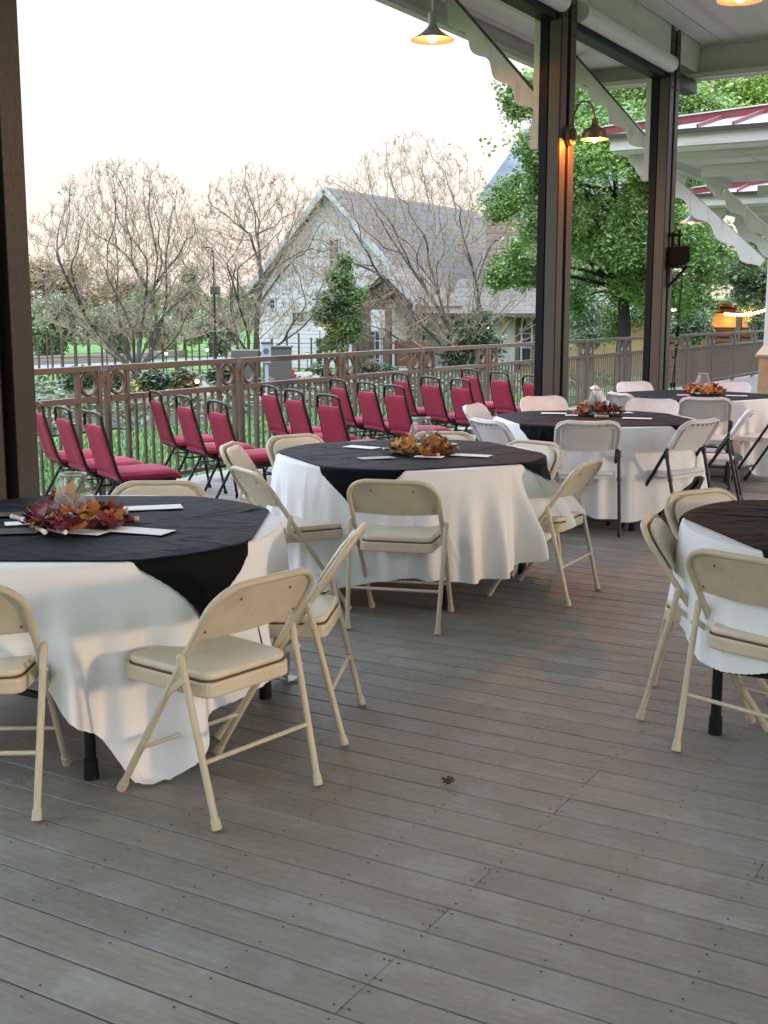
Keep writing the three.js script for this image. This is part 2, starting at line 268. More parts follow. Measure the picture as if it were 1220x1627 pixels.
// lawn strip beyond the fence with mown blades
{
  const m = M.grass.clone(); m.color.setRGB(0.95, 1.0, 0.9);
  sheet('lawn', [[-7.4, -2], [-7.4, -34], [-13.4, -30], [-13.2, -18], [-14, -9], [-14, -2]], m, 0.035, 2.2, 0.5);
  const r = RNG(31), bg = []; for (let i = 0; i < 6; i++) { const a = r() * 6.28, w = 0.006, h = 0.04 + r() * 0.04, lx = (r() - 0.5) * 0.05, lz = (r() - 0.5) * 0.05, ox = (r() - 0.5) * 0.07, oz = (r() - 0.5) * 0.07; const g = new THREE.BufferGeometry(); g.setAttribute('position', new THREE.Float32BufferAttribute([ox - w * Math.cos(a), 0, oz - w * Math.sin(a), ox + w * Math.cos(a), 0, oz + w * Math.sin(a), ox + lx, h, oz + lz], 3)); g.setAttribute('normal', new THREE.Float32BufferAttribute([0, 1, 0, 0, 1, 0, 0, 1, 0], 3)); g.setAttribute('uv', new THREE.Float32BufferAttribute([0, 0, 1, 0, 0, 1], 2)); bg.push(g); }
  const n = 42000, im = new THREE.InstancedMesh(merge(bg), mat([1, 1, 1], 0.8, { side: THREE.DoubleSide }), n), mm = new THREE.Matrix4(), q = new THREE.Quaternion(), c = new THREE.Color();
  for (let i = 0; i < n; i++) { const x = -7.45 - r() * 6.2, z = -3 - r() * 26; const l = 0.75 + 0.5 * r(); q.setFromAxisAngle(V(0, 1, 0), r() * 6.28); mm.compose(V(x, groundY(x, z) + 0.03, z), q, V(1, 0.7 + r() * 0.6, 1)); im.setMatrixAt(i, mm); c.setRGB(0.22 * l, 0.40 * l, 0.13 * l); im.setColorAt(i, c); }
  im.name = 'grass'; im.userData = { kind: 'stuff', label: 'short green lawn grass beyond the brown fence', category: 'grass' }; shade(im); scene.add(im);
}
// ------------------------------------------------------------------ the pavilion overhead
function scallop(x0, y0, x1, y1, w, th, n = 4) { // flat bracket board from wall end (x0,y0) to eave end (x1,y1), scalloped lower edge
  const a = new THREE.Vector2(x0, y0), b = new THREE.Vector2(x1, y1), d = b.clone().sub(a), L = d.length(), u = d.clone().normalize(), v = new THREE.Vector2(-u.y, u.x); if (v.y > 0) v.negate();
  const s = new THREE.Shape(); const P = (t, o) => { const p = a.clone().addScaledVector(u, t * L).addScaledVector(v, o); return p; };
  const st = P(0, 0); s.moveTo(st.x, st.y); const e = P(1, 0); s.lineTo(e.x, e.y);
  const N = 40; for (let i = N; i >= 0; i--) { const t = i / N, ph = (t * n) % 1; const o = w * (0.82 + 0.18 * Math.sin(2 * Math.PI * ph - 1.2)) * (0.75 + 0.25 * sstep(0, 0.15, t) * sstep(0, 0.15, 1 - t)); const p = P(t, o); s.lineTo(p.x, p.y); }
  return new THREE.ExtrudeGeometry(s, { depth: th, bevelEnabled: true, bevelThickness: 0.004, bevelSize: 0.004, bevelSegments: 1, steps: 1 }).translate(0, 0, -th / 2);
}
const PX = -4.3;
{
  const pv = thing('pavilion', 'open deck pavilion with dark steel posts, white ceiling and scalloped brackets', 'pavilion');
  const ZE = -14.4, ZB = 5.5, XO = -5.6;
  const BOLT = new THREE.SphereGeometry(0.014, 8, 6).scale(0.6, 1, 1);
  const postZ = [-3.80, -10.33, -13.385];
  function post(x, z, dir = 1, h = 4.55) { // two brown channels with a dark slot between, a web, skylight painted grey on the z faces and a black shade track on the outer side
    const p = part('post', merge([-1, 1].map(q => rbox(0.115, h, 0.128, x + dir * 0.043, h / 2, z + q * 0.101, 0.006))), M.steel, pv);
    for (const q of [-1, 1]) part('skylit_face', box(0.10, h - 0.5, 0.006, x + dir * 0.038, (h - 0.5) / 2, z + q * 0.169), M.skylitSteel, p);  // thin lighter grey sheets imitate skylight falling on the z faces
    part('web', box(0.05, h, 0.072, x + dir * 0.005, h / 2, z), M.black, p);
    part('shade_track', merge([box(0.084, 4.12, 0.324, x - dir * 0.0575, 2.06, z), box(0.03, 4.12, 0.012, x - dir * 0.04, 2.06, z + 0.168)]), M.track, p);
    for (const y of [3.95, 4.08, 4.2, 4.32, 4.44]) for (const s of [-1, 1]) { const b = part('bolt', BOLT, M.steel, p); b.position.set(x + dir * 0.102, y, z + s * 0.10); }
    return p;
  }
  for (const z of postZ) post(PX, z);
  for (const z of [-13.385, -7.1, -0.8, 5.2]) post(4.4, z, -1);
  post(PX, 2.6);
  // dark header beams with the roller-shade tubes above them
  const seg = [[2.43, -3.6], [-3.95, -10.16], [-10.5, -13.215], [-13.56, ZE + 0.06]];
  for (const [a, b] of seg) {
    part('header_beam', rbox(0.16, 0.14, a - b, PX - 0.02, 4.105, (a + b) / 2, 0.004), M.track, pv);
    if (b > -14) { const t = part('roller_shade', new THREE.CylinderGeometry(0.085, 0.085, a - b - 0.08, 20).rotateX(Math.PI / 2).translate(PX + 0.11, 4.17, (a + b) / 2), M.shade, pv); part('shade_box', merge([box(0.015, 0.30, a - b - 0.02, PX + 0.012, 4.36, (a + b) / 2)]), M.paint, t); }
    part('soffit_board', rbox(0.03, 0.34, a - b, PX + 0.075, 4.43, (a + b) / 2, 0.004), M.paint, pv);
  }
  part('header_beam', box(0.16, 0.3, 19.5, 4.4, 4.3, -4.4), M.track, pv);
  // ceiling boards: wide panels running along the deck, thin open seams between
  const seams = [-4.2, -3.955, -2.75, -1.55, -0.35, 0.85, 2.05, 3.25, 4.3];
  for (let i = 0; i < seams.length - 1; i++) part('ceiling_panel', box(seams[i + 1] - seams[i] - 0.014, 0.02, ZB - ZE - 0.06, (seams[i] + seams[i + 1]) / 2, 4.585 + (i % 2) * 0.002, (ZB + ZE) / 2), M.ceil, pv);
  const sof = [[XO + 0.04, -5.0], [-5.0, PX - 0.1]];
  for (const [a, b] of sof) part('soffit_panel', box(b - a - 0.008, 0.02, ZB - ZE - 0.2, (a + b) / 2, 4.425, (ZB + ZE) / 2), M.ceil, pv);
  part('soffit_panel', box(1.2, 0.02, ZB - ZE - 0.2, 5.05, 4.425, (ZB + ZE) / 2), M.ceil, pv);
  part('fascia', merge([box(0.04, 0.34, ZB - ZE, XO, 4.37, (ZB + ZE) / 2), box(0.05, 0.06, ZB - ZE, XO + 0.045, 4.23, (ZB + ZE) / 2)]), M.paint, pv);
  part('fascia', box(0.04, 0.34, ZB - ZE, 5.66, 4.37, (ZB + ZE) / 2), M.paint, pv);
  part('end_beam', merge([box(11.2, 0.40, 0.05, 0.03, 4.39, ZE + 0.02), box(11.1, 0.05, 0.16, 0.03, 4.22, ZE + 0.125)]), M.paint, pv);
  part('end_beam', box(11.2, 0.36, 0.05, 0.03, 4.375, ZB - 0.02), M.paint, pv);
  { // low standing-seam roof above the ceiling
    const s = new THREE.Shape([[-5.75, 4.56], [0.03, 5.6], [5.8, 4.56], [5.8, 4.62], [0.03, 5.68], [-5.75, 4.62]].map(p => new THREE.Vector2(...p)));
    part('roof', new THREE.ExtrudeGeometry(s, { depth: ZB - ZE + 0.3, bevelEnabled: false }).translate(0, 0, ZE - 0.15), M.redroof, pv);
    const gs = new THREE.Shape([[-5.6, 4.56], [5.66, 4.56], [0.03, 5.57]].map(p => new THREE.Vector2(...p)));
    part('gable_panel', new THREE.ExtrudeGeometry(gs, { depth: 0.04, bevelEnabled: false }).translate(0, 0, ZE + 0.05), M.paint, pv);
    part('gable_panel', new THREE.ExtrudeGeometry(gs, { depth: 0.04, bevelEnabled: false }).translate(0, 0, ZB - 0.1), M.paint, pv);
  }
  // scalloped brackets and their wall boards outside each post
  for (const z of postZ) {
    const x = PX - 0.12, b = part('bracket', scallop(x - 0.02, 3.40, -5.36, 4.41, 0.185, 0.05, 4).translate(0, 0, z), M.paint, pv);
    part('bracket_cap', bar(V(x - 0.02, 3.405, z), V(-5.36, 4.412, z), 0.062, 0.014), M.steel, b);
    const bs = new THREE.Shape(); bs.moveTo(0, 1.42); bs.lineTo(-0.055, 1.42); bs.lineTo(-0.055, 0.30); bs.quadraticCurveTo(-0.05, 0.2, -0.085, 0.17); bs.quadraticCurveTo(-0.10, 0.1, -0.04, 0.085); bs.absarc(-0.045, 0.035, 0.05, 1.4, 4.9, false); bs.lineTo(0, -0.012);
    part('wall_board', new THREE.ExtrudeGeometry(bs, { depth: 0.07, bevelEnabled: false }).translate(x, 2.99, z - 0.035 + 0.1), M.paint, b);
  }
}
// ------------------------------------------------------------------ lamps
function pendant(label, p, top, R, light, category = 'pendant lamp') { // p: rim centre
  const t = thing('pendant_lamp', label, category, [p.x, p.y, p.z], 0);
  const pr = [[0.012, 0.235], [0.034, 0.23], [0.037, 0.21], [0.037, 0.115], [0.042, 0.105], [0.05, 0.095], [0.08, 0.066], [0.115, 0.04], [0.15, 0.02], [0.175, 0.007], [0.185, 0.0]].map(q => new THREE.Vector2(q[0] * R / 0.185, q[1] * R / 0.185));
  const g = new THREE.LatheGeometry(pr, 48); { const a = g.attributes.position; for (let i = 0; i < a.count; i++) { const x = a.getX(i), z = a.getZ(i), rr = Math.hypot(x, z); if (rr > R * 0.45) { const k = (rr / R) * 0.006 * Math.sin(Math.atan2(z, x) * 24); a.setY(i, a.getY(i) + k); } } g.computeVertexNormals(); }
  part('lamp_shade', g, M.zinc, t);
  part('cord', rod(V(0, 0.23 * R / 0.185, 0), V(0, top - p.y, 0), 0.009, 0.009, 6), M.shade, t);
  part('bulb', new THREE.SphereGeometry(0.042 * R / 0.185, 16, 12).translate(0, 0.018, 0), M.bulb, t);
  const l = new THREE.PointLight(0xff9a4a, light, 0, 2); l.position.set(0, 0.018, 0); l.castShadow = true; t.add(l);
  return t;
}
pendant('ribbed zinc pendant lamp with glowing bulb hanging against the white sky', V(-4.98, 3.78, -9.25), 4.42, 0.185, 0.35);
pendant('ribbed zinc pendant lamp at the top edge, hanging under the white ceiling', V(-2.68, 4.0, -10.15), 4.57, 0.185, 0.35);
{ // gooseneck lamp on the middle post
  const t = thing('wall_lamp', 'bronze gooseneck wall lamp throwing orange light on the middle steel post', 'wall lamp', [PX + 0.12, 3.09, -10.33]);
  part('back_plate', merge([new THREE.CylinderGeometry(0.085, 0.095, 0.035, 24).rotateZ(-Math.PI / 2).translate(0.015, 0, 0.0), new THREE.SphereGeometry(0.062, 20, 12).scale(0.5, 1, 1).translate(0.035, 0, 0)]), M.bronze, t);
  const arm = arcPts([V(0.03, 0.02, 0), V(0.03, 0.17, 0.0), V(0.11, 0.29, 0.0), V(0.2, 0.26, 0.0), V(0.235, 0.14, 0.0), V(0.235, 0.07, 0)], 0.12, 5);
  part('arm', sweep(arm, 0.008, 8), M.bronze, t);
  const pr = [[0.018, 0.125], [0.024, 0.12], [0.03, 0.07], [0.05, 0.05], [0.09, 0.035], [0.108, 0.0], [0.115, -0.045], [0.12, -0.05]].map(q => new THREE.Vector2(...q));
  part('lamp_shade', new THREE.LatheGeometry(pr, 32).translate(0.235, 0, 0), M.bronze, t);
  part('bulb', new THREE.SphereGeometry(0.034, 14, 10).translate(0.235, -0.045, 0), M.bulb, t);
  const l = new THREE.PointLight(0xff8a36, 3.6, 0, 2); l.position.set(0.235, -0.045, 0); l.castShadow = true; t.add(l);
}
{ // black speaker on the far post with a cable hanging from it
  const t = thing('wall_speaker', 'black speaker bracketed to the far steel post', 'speaker', [PX + 0.10, 2.06, -13.385]);
  const sh = new THREE.Shape([[0, 0.0], [0.15, 0.01], [0.205, 0.05], [0.20, 0.20], [0.0, 0.19]].map(p => new THREE.Vector2(...p)));
  part('cabinet', new THREE.ExtrudeGeometry(sh, { depth: 0.16, bevelEnabled: true, bevelSize: 0.008, bevelThickness: 0.008, bevelSegments: 2 }).rotateY(0.25).translate(0, 0, -0.08), M.matteBlack, t);
  part('shelf', merge([box(0.25, 0.018, 0.22, 0.12, -0.02, 0), box(0.02, 0.24, 0.12, 0.0, -0.13, 0), bar(V(0.01, -0.23, 0), V(0.2, -0.03, 0), 0.04, 0.02)]), M.matteBlack, t);
  part('clamp', merge([rod(V(0.05, 0.18, 0.03), V(0.05, 0.36, 0.03), 0.018), rod(V(0.11, 0.18, -0.02), V(0.11, 0.38, -0.02), 0.014), box(0.14, 0.03, 0.09, 0.07, 0.33, 0)]), M.matteBlack, t);
  const c = thing('cable', 'thin black cable with a plug dangling beside the far post', 'cable', [PX + 0.26, 2.05, -13.40]);
  part('cord', sweep([V(0, 0, 0), V(0.0, -0.2, 0.01), V(-0.02, -0.45, 0.0), V(-0.025, -0.66, 0)], 0.006, 6), M.matteBlack, c);
  part('plug', merge([new THREE.CapsuleGeometry(0.016, 0.05, 4, 8).translate(-0.025, -0.70, 0), new THREE.CapsuleGeometry(0.022, 0.02, 4, 8).translate(-0.03, -0.745, 0)]), M.matteBlack, c);
}
// ------------------------------------------------------------------ railing along the deck edge
{
  const X = -7.06, S = 1.829, Z0 = -7.40; let nb = 0;
  const f = thing('railing', 'brown metal railing with ring panels along the deck edge', 'railing', [X, 0, 0]);
  const stile = rbox(0.045, 1.06, 0.045, 0, 0.55, 0, 0.004, 1), inner = rbox(0.04, 0.76, 0.04, 0, 0.485, 0, 0.003, 1), innerTop = rbox(0.04, 0.21, 0.04, 0, 0.965, 0, 0.003, 1);
  const bal = box(0.019, 0.70, 0.019, 0, 0.475, 0), ring = new THREE.TorusGeometry(0.088, 0.0145, 8, 28).rotateY(Math.PI / 2);
  ring.scale(1.5, 1, 1);
  const rail = S - 0.075, top = rbox(0.055, 0.05, rail, 0, 1.09, 0, 0.004, 1), midr = rbox(0.045, 0.05, rail - 0.09, 0, 0.84, 0, 0.004, 1), bot = rbox(0.045, 0.04, rail - 0.09, 0, 0.11, 0, 0.004, 1);
  const rest = [];
  const put = (name, g, z, y = 0, near = true) => { if (!near) { rest.push(g.clone().translate(0, y, z)); return; } const m = part(name, g, M.fence, f); m.position.set(0, y, z); };
  for (let k = 3; k >= -22; k--) {
    const zc = Z0 + (k + 0.5 - (k >= 0 ? 0 : 0)) * S, near = k <= 0 && k >= -13;
    put('top_rail', top, zc, 0, near); put('middle_rail', midr, zc, 0, near); put('bottom_rail', bot, zc, 0, near);
    for (const s of [-1, 1]) {
      put('post', stile, zc + s * (S / 2 - 0.05), 0, near);
      put('inner_bar', inner, zc + s * (S / 2 - 0.29), 0, near); put('inner_bar', innerTop, zc + s * (S / 2 - 0.29), 0, near);
      put('ring', ring, zc + s * (S / 2 - 0.168), 0.965, near);
      put('baluster', bal, zc + s * (S / 2 - 0.168), 0, near);
    }
    const n = 12, a = S / 2 - 0.29; for (let i = 1; i < n; i++) { const z = zc - a + 2 * a * i / n; const ok = near && nb < 290; if (ok) nb++; put('baluster', bal, z, 0, ok); }
    put('bracket', box(0.03, 0.05, 0.055, 0, 0, 0), zc + S / 2, 1.0, near); put('bracket', box(0.03, 0.05, 0.055, 0, 0, 0), zc + S / 2, 0.3, near);
  }
  part('baluster', merge(rest), M.fence, f).userData.kind = 'stuff';
}
// ------------------------------------------------------------------ chairs
function uShape(w0, w1, L, r, n = 8) { // inverted U in a plane: [x, s]
  const pts = [[-w0, 0], [-w1, L * 0.55], [-w1, L - r]];
  for (let i = 1; i < n; i++) { const a = Math.PI - i / n * Math.PI / 2; pts.push([-w1 + r + Math.cos(a) * r, L - r + Math.sin(a) * r]); }
  pts.push([-w1 + r, L]); const m = pts.slice().reverse().map(([x, s]) => [-x, s]); return [...pts, ...m];
}
function foldingChair() {
  const t = thing('folding_chair', '', 'folding chair');
  const F = V(0, 0.008, -0.235), Tp = V(0, 0.748, 0.262), D = V().subVectors(Tp, F), L = D.length(), u = D.clone().normalize(), n = V(0, -u.z, u.y); // n: towards the back
  if (n.z < 0) n.negate();
  const at = (x, s, o = 0) => V(x, F.y + u.y * s + n.y * o, F.z + u.z * s + n.z * o);
  const R = 0.0122;
  const frame = part('frame', merge([sweep(uShape(0.213, 0.221, L, 0.105).map(([x, s]) => at(x, s)), R, 10), ...[-1, 1].map(s => rod(at(s * 0.213, 0.0), at(s * 0.213, 0.035), 0.0165, 0.0155, 12))]), M.beige, t);
  part('crossbar', rod(at(-0.213, 0.2), at(0.213, 0.2), 0.0075, 0.0075, 8), M.beige, t);
  for (const s of [-1, 1]) {
    const a = V(s * 0.242, 0.525, 0.112), b = V(s * 0.226, 0.006, 0.238), d = V().subVectors(b, a);
    part('leg', merge([rod(a, b, 0.0115, 0.0115, 10), new THREE.SphereGeometry(0.0128, 10, 8).translate(a.x, a.y, a.z), rod(a.clone().addScaledVector(d, 0.07), a, 0.0125, 0.0132, 10), rod(b, b.clone().addScaledVector(d, -0.065), 0.0165, 0.0145, 12)]), M.beige, t);
    const p = at(s * 0.224, 0.455), q = V(s * 0.238, 0.462, 0.128); part('link', merge([bar(p, q, 0.007, 0.02), new THREE.CylinderGeometry(0.008, 0.008, 0.02, 10).rotateZ(Math.PI / 2).translate(s * 0.245, 0.455, 0.13), new THREE.CylinderGeometry(0.007, 0.007, 0.02, 10).rotateZ(Math.PI / 2).translate(s * 0.238, 0.40, 0.145)]), M.beige, t);
  }
  part('crossbar', rod(V(-0.232, 0.205, 0.19), V(0.232, 0.205, 0.19), 0.0078, 0.0078, 8), M.beige, t);
  // seat pan with a rolled rim, dark strip painting the shade in the gap, vinyl cushion
  const rr = (w0, w1, d0, d1, r) => { const s = new THREE.Shape(); const P = [[-w0, d0], [w0, d0], [w1, d1], [-w1, d1]].map(p => V(p[0], p[1], 0)); const loop = arcPts([V(0, d0, 0), P[1], P[2], P[3], P[0], V(0, d0, 0)], r, 5); s.moveTo(loop[0].x, loop[0].y); loop.slice(1).forEach(p => s.lineTo(p.x, p.y)); return s; };
  const ex = (s, h, bev, seg) => new THREE.ExtrudeGeometry(s, { depth: h, bevelEnabled: true, bevelSize: bev, bevelThickness: bev, bevelOffset: -bev, bevelSegments: seg, curveSegments: 4 }).rotateX(-Math.PI / 2);
  const seat = part('seat', ex(rr(0.185, 0.198, -0.168, 0.232, 0.05), 0.032, 0.009, 3).translate(0, 0.393, 0), M.beige, t);
  part('seat_gap_shade', ex(rr(0.1795, 0.1925, -0.1625, 0.2255, 0.05), 0.004, 0.001, 1).translate(0, 0.434, 0), M.gap, seat);  // brown-black strip stands in for shade between pan and cushion
  part('cushion', ex(rr(0.178, 0.191, -0.161, 0.224, 0.055), 0.003, 0.0125, 5).translate(0, 0.4482, 0), M.vinyl, t);
  // backrest panel, rivets and the padded front
  const hw = s => { const r = 0.105, k = L - r; return s > k ? 0.219 - r + Math.sqrt(Math.max(0, r * r - (s - k) * (s - k))) : 0.219; };
  const pan = (inset, o, s0, s1, bulge) => (a, v) => { const s = s0 + (s1 - s0) * v, w = Math.max(0.03, hw(s + inset) - inset), x = (a - 0.5) * 2 * w; return at(x, s, o + bulge * (1 - (x / 0.22) ** 2) * (1 - 0.55 * v) - 0.004); };
  const back = part('backrest', slab(pan(0.004, 0, L - 0.205, L - 0.004, 0.018), 22, 12, 0.004), M.beige, t);
  for (const [x, s] of [[-0.19, L - 0.175], [0.19, L - 0.175], [-0.105, L - 0.055], [0.105, L - 0.055]]) { const p = at(x, s, 0.0025 + 0.018 * (1 - (x / 0.22) ** 2) * (1 - 0.55 * (s - L + 0.205) / 0.2) - 0.004); part('rivet', new THREE.SphereGeometry(0.0052, 8, 6).translate(p.x, p.y, p.z), M.rivet, back); }
  const pf = pan(0.022, -0.016, L - 0.198, L - 0.02, 0.016);
  part('back_pad', slab(pf, 22, 12, (a, v) => 0.004 + 0.020 * Math.pow(Math.min(1, Math.min(a, 1 - a) * 9) * Math.min(1, Math.min(v, 1 - v) * 6), 0.4)), M.vinyl, t);
  return t;
}
function plasticChair() {
  const t = thing('plastic_folding_chair', '', 'folding chair');
  const F = V(0, 0.01, -0.25), Tp = V(0, 0.825, 0.265), D = V().subVectors(Tp, F), L = D.length(), u = D.clone().normalize(), n = V(0, -u.z, u.y); if (n.z < 0) n.negate();
  const at = (x, s, o = 0) => V(x, F.y + u.y * s + n.y * o, F.z + u.z * s + n.z * o);
  for (const s of [-1, 1]) {
    part('leg', merge([rod(at(s * 0.205, 0), at(s * 0.212, L * 0.74), 0.0125, 0.0125, 10), rod(at(s * 0.205, -0.005), at(s * 0.205, 0.05), 0.018, 0.016, 10)]), M.gunmetal, t);
    const a = V(s * 0.224, 0.585, 0.128), b = V(s * 0.232, 0.008, 0.262), d = V().subVectors(b, a);
    part('leg', merge([rod(a, b, 0.0125, 0.0125, 10), rod(a.clone().addScaledVector(d, -0.02), a.clone().addScaledVector(d, 0.07), 0.019, 0.017, 10), rod(b, b.clone().addScaledVector(d, -0.08), 0.018, 0.016, 10), rod(a.clone().addScaledVector(d, 0.30), a.clone().addScaledVector(d, 0.34), 0.016, 0.016, 10)]), M.gunmetal, t);
  }
  part('crossbar', rod(at(-0.205, 0.17), at(0.205, 0.17), 0.009, 0.009, 8), M.gunmetal, t);
  part('crossbar', rod(V(-0.228, 0.12, 0.234), V(0.228, 0.12, 0.234), 0.009, 0.009, 8), M.gunmetal, t);
  const s0 = L * 0.735, hw = s => { const r = 0.085, k = L - r, base = 0.222 + 0.006 * Math.sin((s - s0) / (L - s0) * 3); return s > k ? base - r + Math.sqrt(Math.max(0, r * r - (s - k) ** 2)) : s < s0 + 0.03 ? base - 0.03 + Math.sqrt(Math.max(0, 0.0009 - (s0 + 0.03 - s) ** 2)) : base; };
  const curve = x => 0.03 * (1 - (x / 0.225) ** 2);
  const pan = (a, v) => { const s = s0 + (L - s0) * v, w = Math.max(0.02, hw(s)), x = (a - 0.5) * 2 * w; return at(x, s, curve(x) - 0.006 * (v > 0.9 ? (v - 0.9) * 10 : 0)); };
  const back = part('backrest', slab(pan, 28, 14, 0.012), M.plastic, t);
  // moulded rim on the rear with short ribs across the top channel
  const rim = []; const loop = (in1, ss) => { const P = []; for (let i = 0; i <= 40; i++) { const q = i / 40; let x, s; if (q < 0.22) { s = s0 + 0.02 + (L - 0.09 - s0) * q / 0.22; x = -hw(s) + in1; } else if (q > 0.78) { s = s0 + 0.02 + (L - 0.09 - s0) * (1 - q) / 0.22; x = hw(s) - in1; } else { const a = Math.PI - (q - 0.22) / 0.56 * Math.PI; const c = Math.cos(a), r = 0.085; x = (c < 0 ? -1 : 1) * ((hw(L - 0.09) - r) * Math.min(1, Math.abs(c) * 1.6) + r * Math.pow(Math.abs(c), 1.4)) * 1.0; x = THREE.MathUtils.clamp(x, -hw(L - 0.09) + in1, hw(L - 0.09) - in1); s = L - in1 - 0.085 * Math.max(0, (Math.abs(x) - (hw(L - 0.09) - 0.085)) / 0.085) ** 2; } P.push(at(x, s, curve(x) + 0.013)); } return P; };
  rim.push(sweep(loop(0.008), 0.0095, 7), sweep(loop(0.042), 0.005, 6));
  part('rim', merge(rim), M.plastic, back);
  for (let i = 0; i < 6; i++) { const x = -0.135 + i * 0.054; part('rib', bar(at(x, L - 0.008, curve(x) + 0.012), at(x, L - 0.044, curve(x) + 0.014), 0.006, 0.014), M.plastic, back); }
  const st = (a, v) => { const z = -0.235 + 0.40 * v, w = 0.20 - 0.012 * v, x = (a - 0.5) * 2 * w; return V(x, 0.445 - 0.014 * (1 - (x / 0.21) ** 2) * Math.sin(Math.PI * v) - 0.045 * Math.pow(Math.max(0, 0.16 - v) / 0.16, 2) - 0.02 * Math.pow(Math.max(0, v - 0.9) / 0.1, 2), z); };
  part('seat', merge([slab(st, 20, 18, 0.016), box(0.014, 0.036, 0.34, -0.193, 0.428, -0.05), box(0.014, 0.036, 0.34, 0.193, 0.428, -0.05), box(0.37, 0.036, 0.012, 0, 0.418, 0.155)]), M.plastic, t);
  return t;
}
function stackChair() {
  const t = thing('banquet_chair', '', 'banquet chair');
  const H = 0.885, w = 0.185, zt = 0.30;
  const side = s => [V(s * 0.19, 0.405, -0.20), V(s * 0.19, 0.395, 0.02), V(s * 0.19, 0.40, 0.145), V(s * 0.188, 0.47, 0.198)];
  const top = []; for (let i = 0; i <= 12; i++) { const a = Math.PI - i / 12 * Math.PI; const c = Math.cos(a), sn = Math.sin(a); top.push(V(Math.sign(c) * Math.min(0.165, 0.165 * Math.pow(Math.abs(c), 0.5)), H - 0.065 + 0.065 * Math.pow(sn, 0.6), zt - 0.012 + 0.012 * sn)); }
  const pts = arcPts([...side(-1), V(-0.172, 0.80, 0.288)], 0.08, 5).concat(top, arcPts([...side(1), V(0.172, 0.80, 0.288)], 0.08, 5).reverse());
  part('frame', sweep(pts, 0.0115, 8), M.black, t);
  for (const s of [-1, 1]) {
    part('leg', merge([rod(V(s * 0.18, 0.395, -0.17), V(s * 0.205, 0.0, -0.245), 0.0115, 0.011, 8), rod(V(s * 0.205, 0.03, -0.239), V(s * 0.206, 0, -0.245), 0.015, 0.016, 8)]), M.black, t);
    part('leg', merge([rod(V(s * 0.18, 0.395, 0.07), V(s * 0.205, 0.0, 0.29), 0.0115, 0.011, 8), rod(V(s * 0.2035, 0.03, 0.273), V(s * 0.206, 0, 0.29), 0.015, 0.016, 8)]), M.black, t);
    part('rung', rod(V(s * 0.19, 0.33, -0.182), V(s * 0.187, 0.33, 0.106), 0.007, 0.007, 6), M.black, t);
  }
  part('rung', rod(V(-0.19, 0.30, -0.188), V(0.19, 0.30, -0.188), 0.007, 0.007, 6), M.black, t);
  part('rung', rod(V(-0.19, 0.33, 0.106), V(0.19, 0.33, 0.106), 0.007, 0.007, 6), M.black, t);
  const puff = (a, v, p = 0.35) => Math.pow(Math.min(1, Math.min(a, 1 - a) * 7) * Math.min(1, Math.min(v, 1 - v) * 7), p);
  const sp = (a, v) => { const x0 = (a - 0.5) * 2, z = -0.245 + 0.45 * v, w2 = 0.212 - 0.022 * v; return V(x0 * w2, 0.448 + 0.012 * Math.cos(x0 * 1.4) - 0.025 * Math.pow(Math.max(0, 0.14 - v) / 0.14, 2), z); };
  part('seat', slab(sp, 22, 22, (a, v) => 0.022 + 0.05 * puff(a, v)), M.redcloth, t);
  part('seat_board', box(0.36, 0.014, 0.38, 0, 0.412, -0.03), M.black, t);
  const bp = (a, v) => { const y = 0.475 + (0.795 - 0.475) * v, z = 0.198 + (y - 0.47) * 0.2727, w2 = 0.176 - 0.012 * v, x0 = (a - 0.5) * 2; const hw2 = v > 0.88 ? w2 - 0.025 * Math.pow((v - 0.88) / 0.12, 2) : w2; return V(x0 * hw2, y, z + 0.002 - 0.006 * Math.cos(x0 * 1.5)); };
  part('backrest', slab(bp, 20, 18, (a, v) => 0.016 + 0.026 * puff(a, v, 0.3)), M.redcloth, t);
  return t;
}
function placeAll(builder, name, group, list) {
  let proto = null;
  for (const [label, x, z, yaw, y = 0] of list) {
    const pos = [x, y, z], turn = rad(yaw);
    if (!proto) { proto = builder(); proto.position.set(...pos); proto.rotation.y = turn; proto.userData.label = label; proto.userData.group = group; } else copyOf(proto, name, label, pos, turn);
  }
}
const face = (x, z, tx, tz, off = 0) => THREE.MathUtils.radToDeg(Math.atan2(-(tx - x), -(tz - z))) + off;
const TB = { a: [-3.29, -3.30], b: [-3.35, -5.98], c: [-3.26, -8.70], d: [-3.35, -11.6], e: [-0.61, -4.80] };
const from = (x, z, tb, off, back = 0.24) => { const y = face(x, z, ...TB[tb], off), r = rad(y); return [x - Math.sin(r) * back, z - Math.cos(r) * back, y]; };
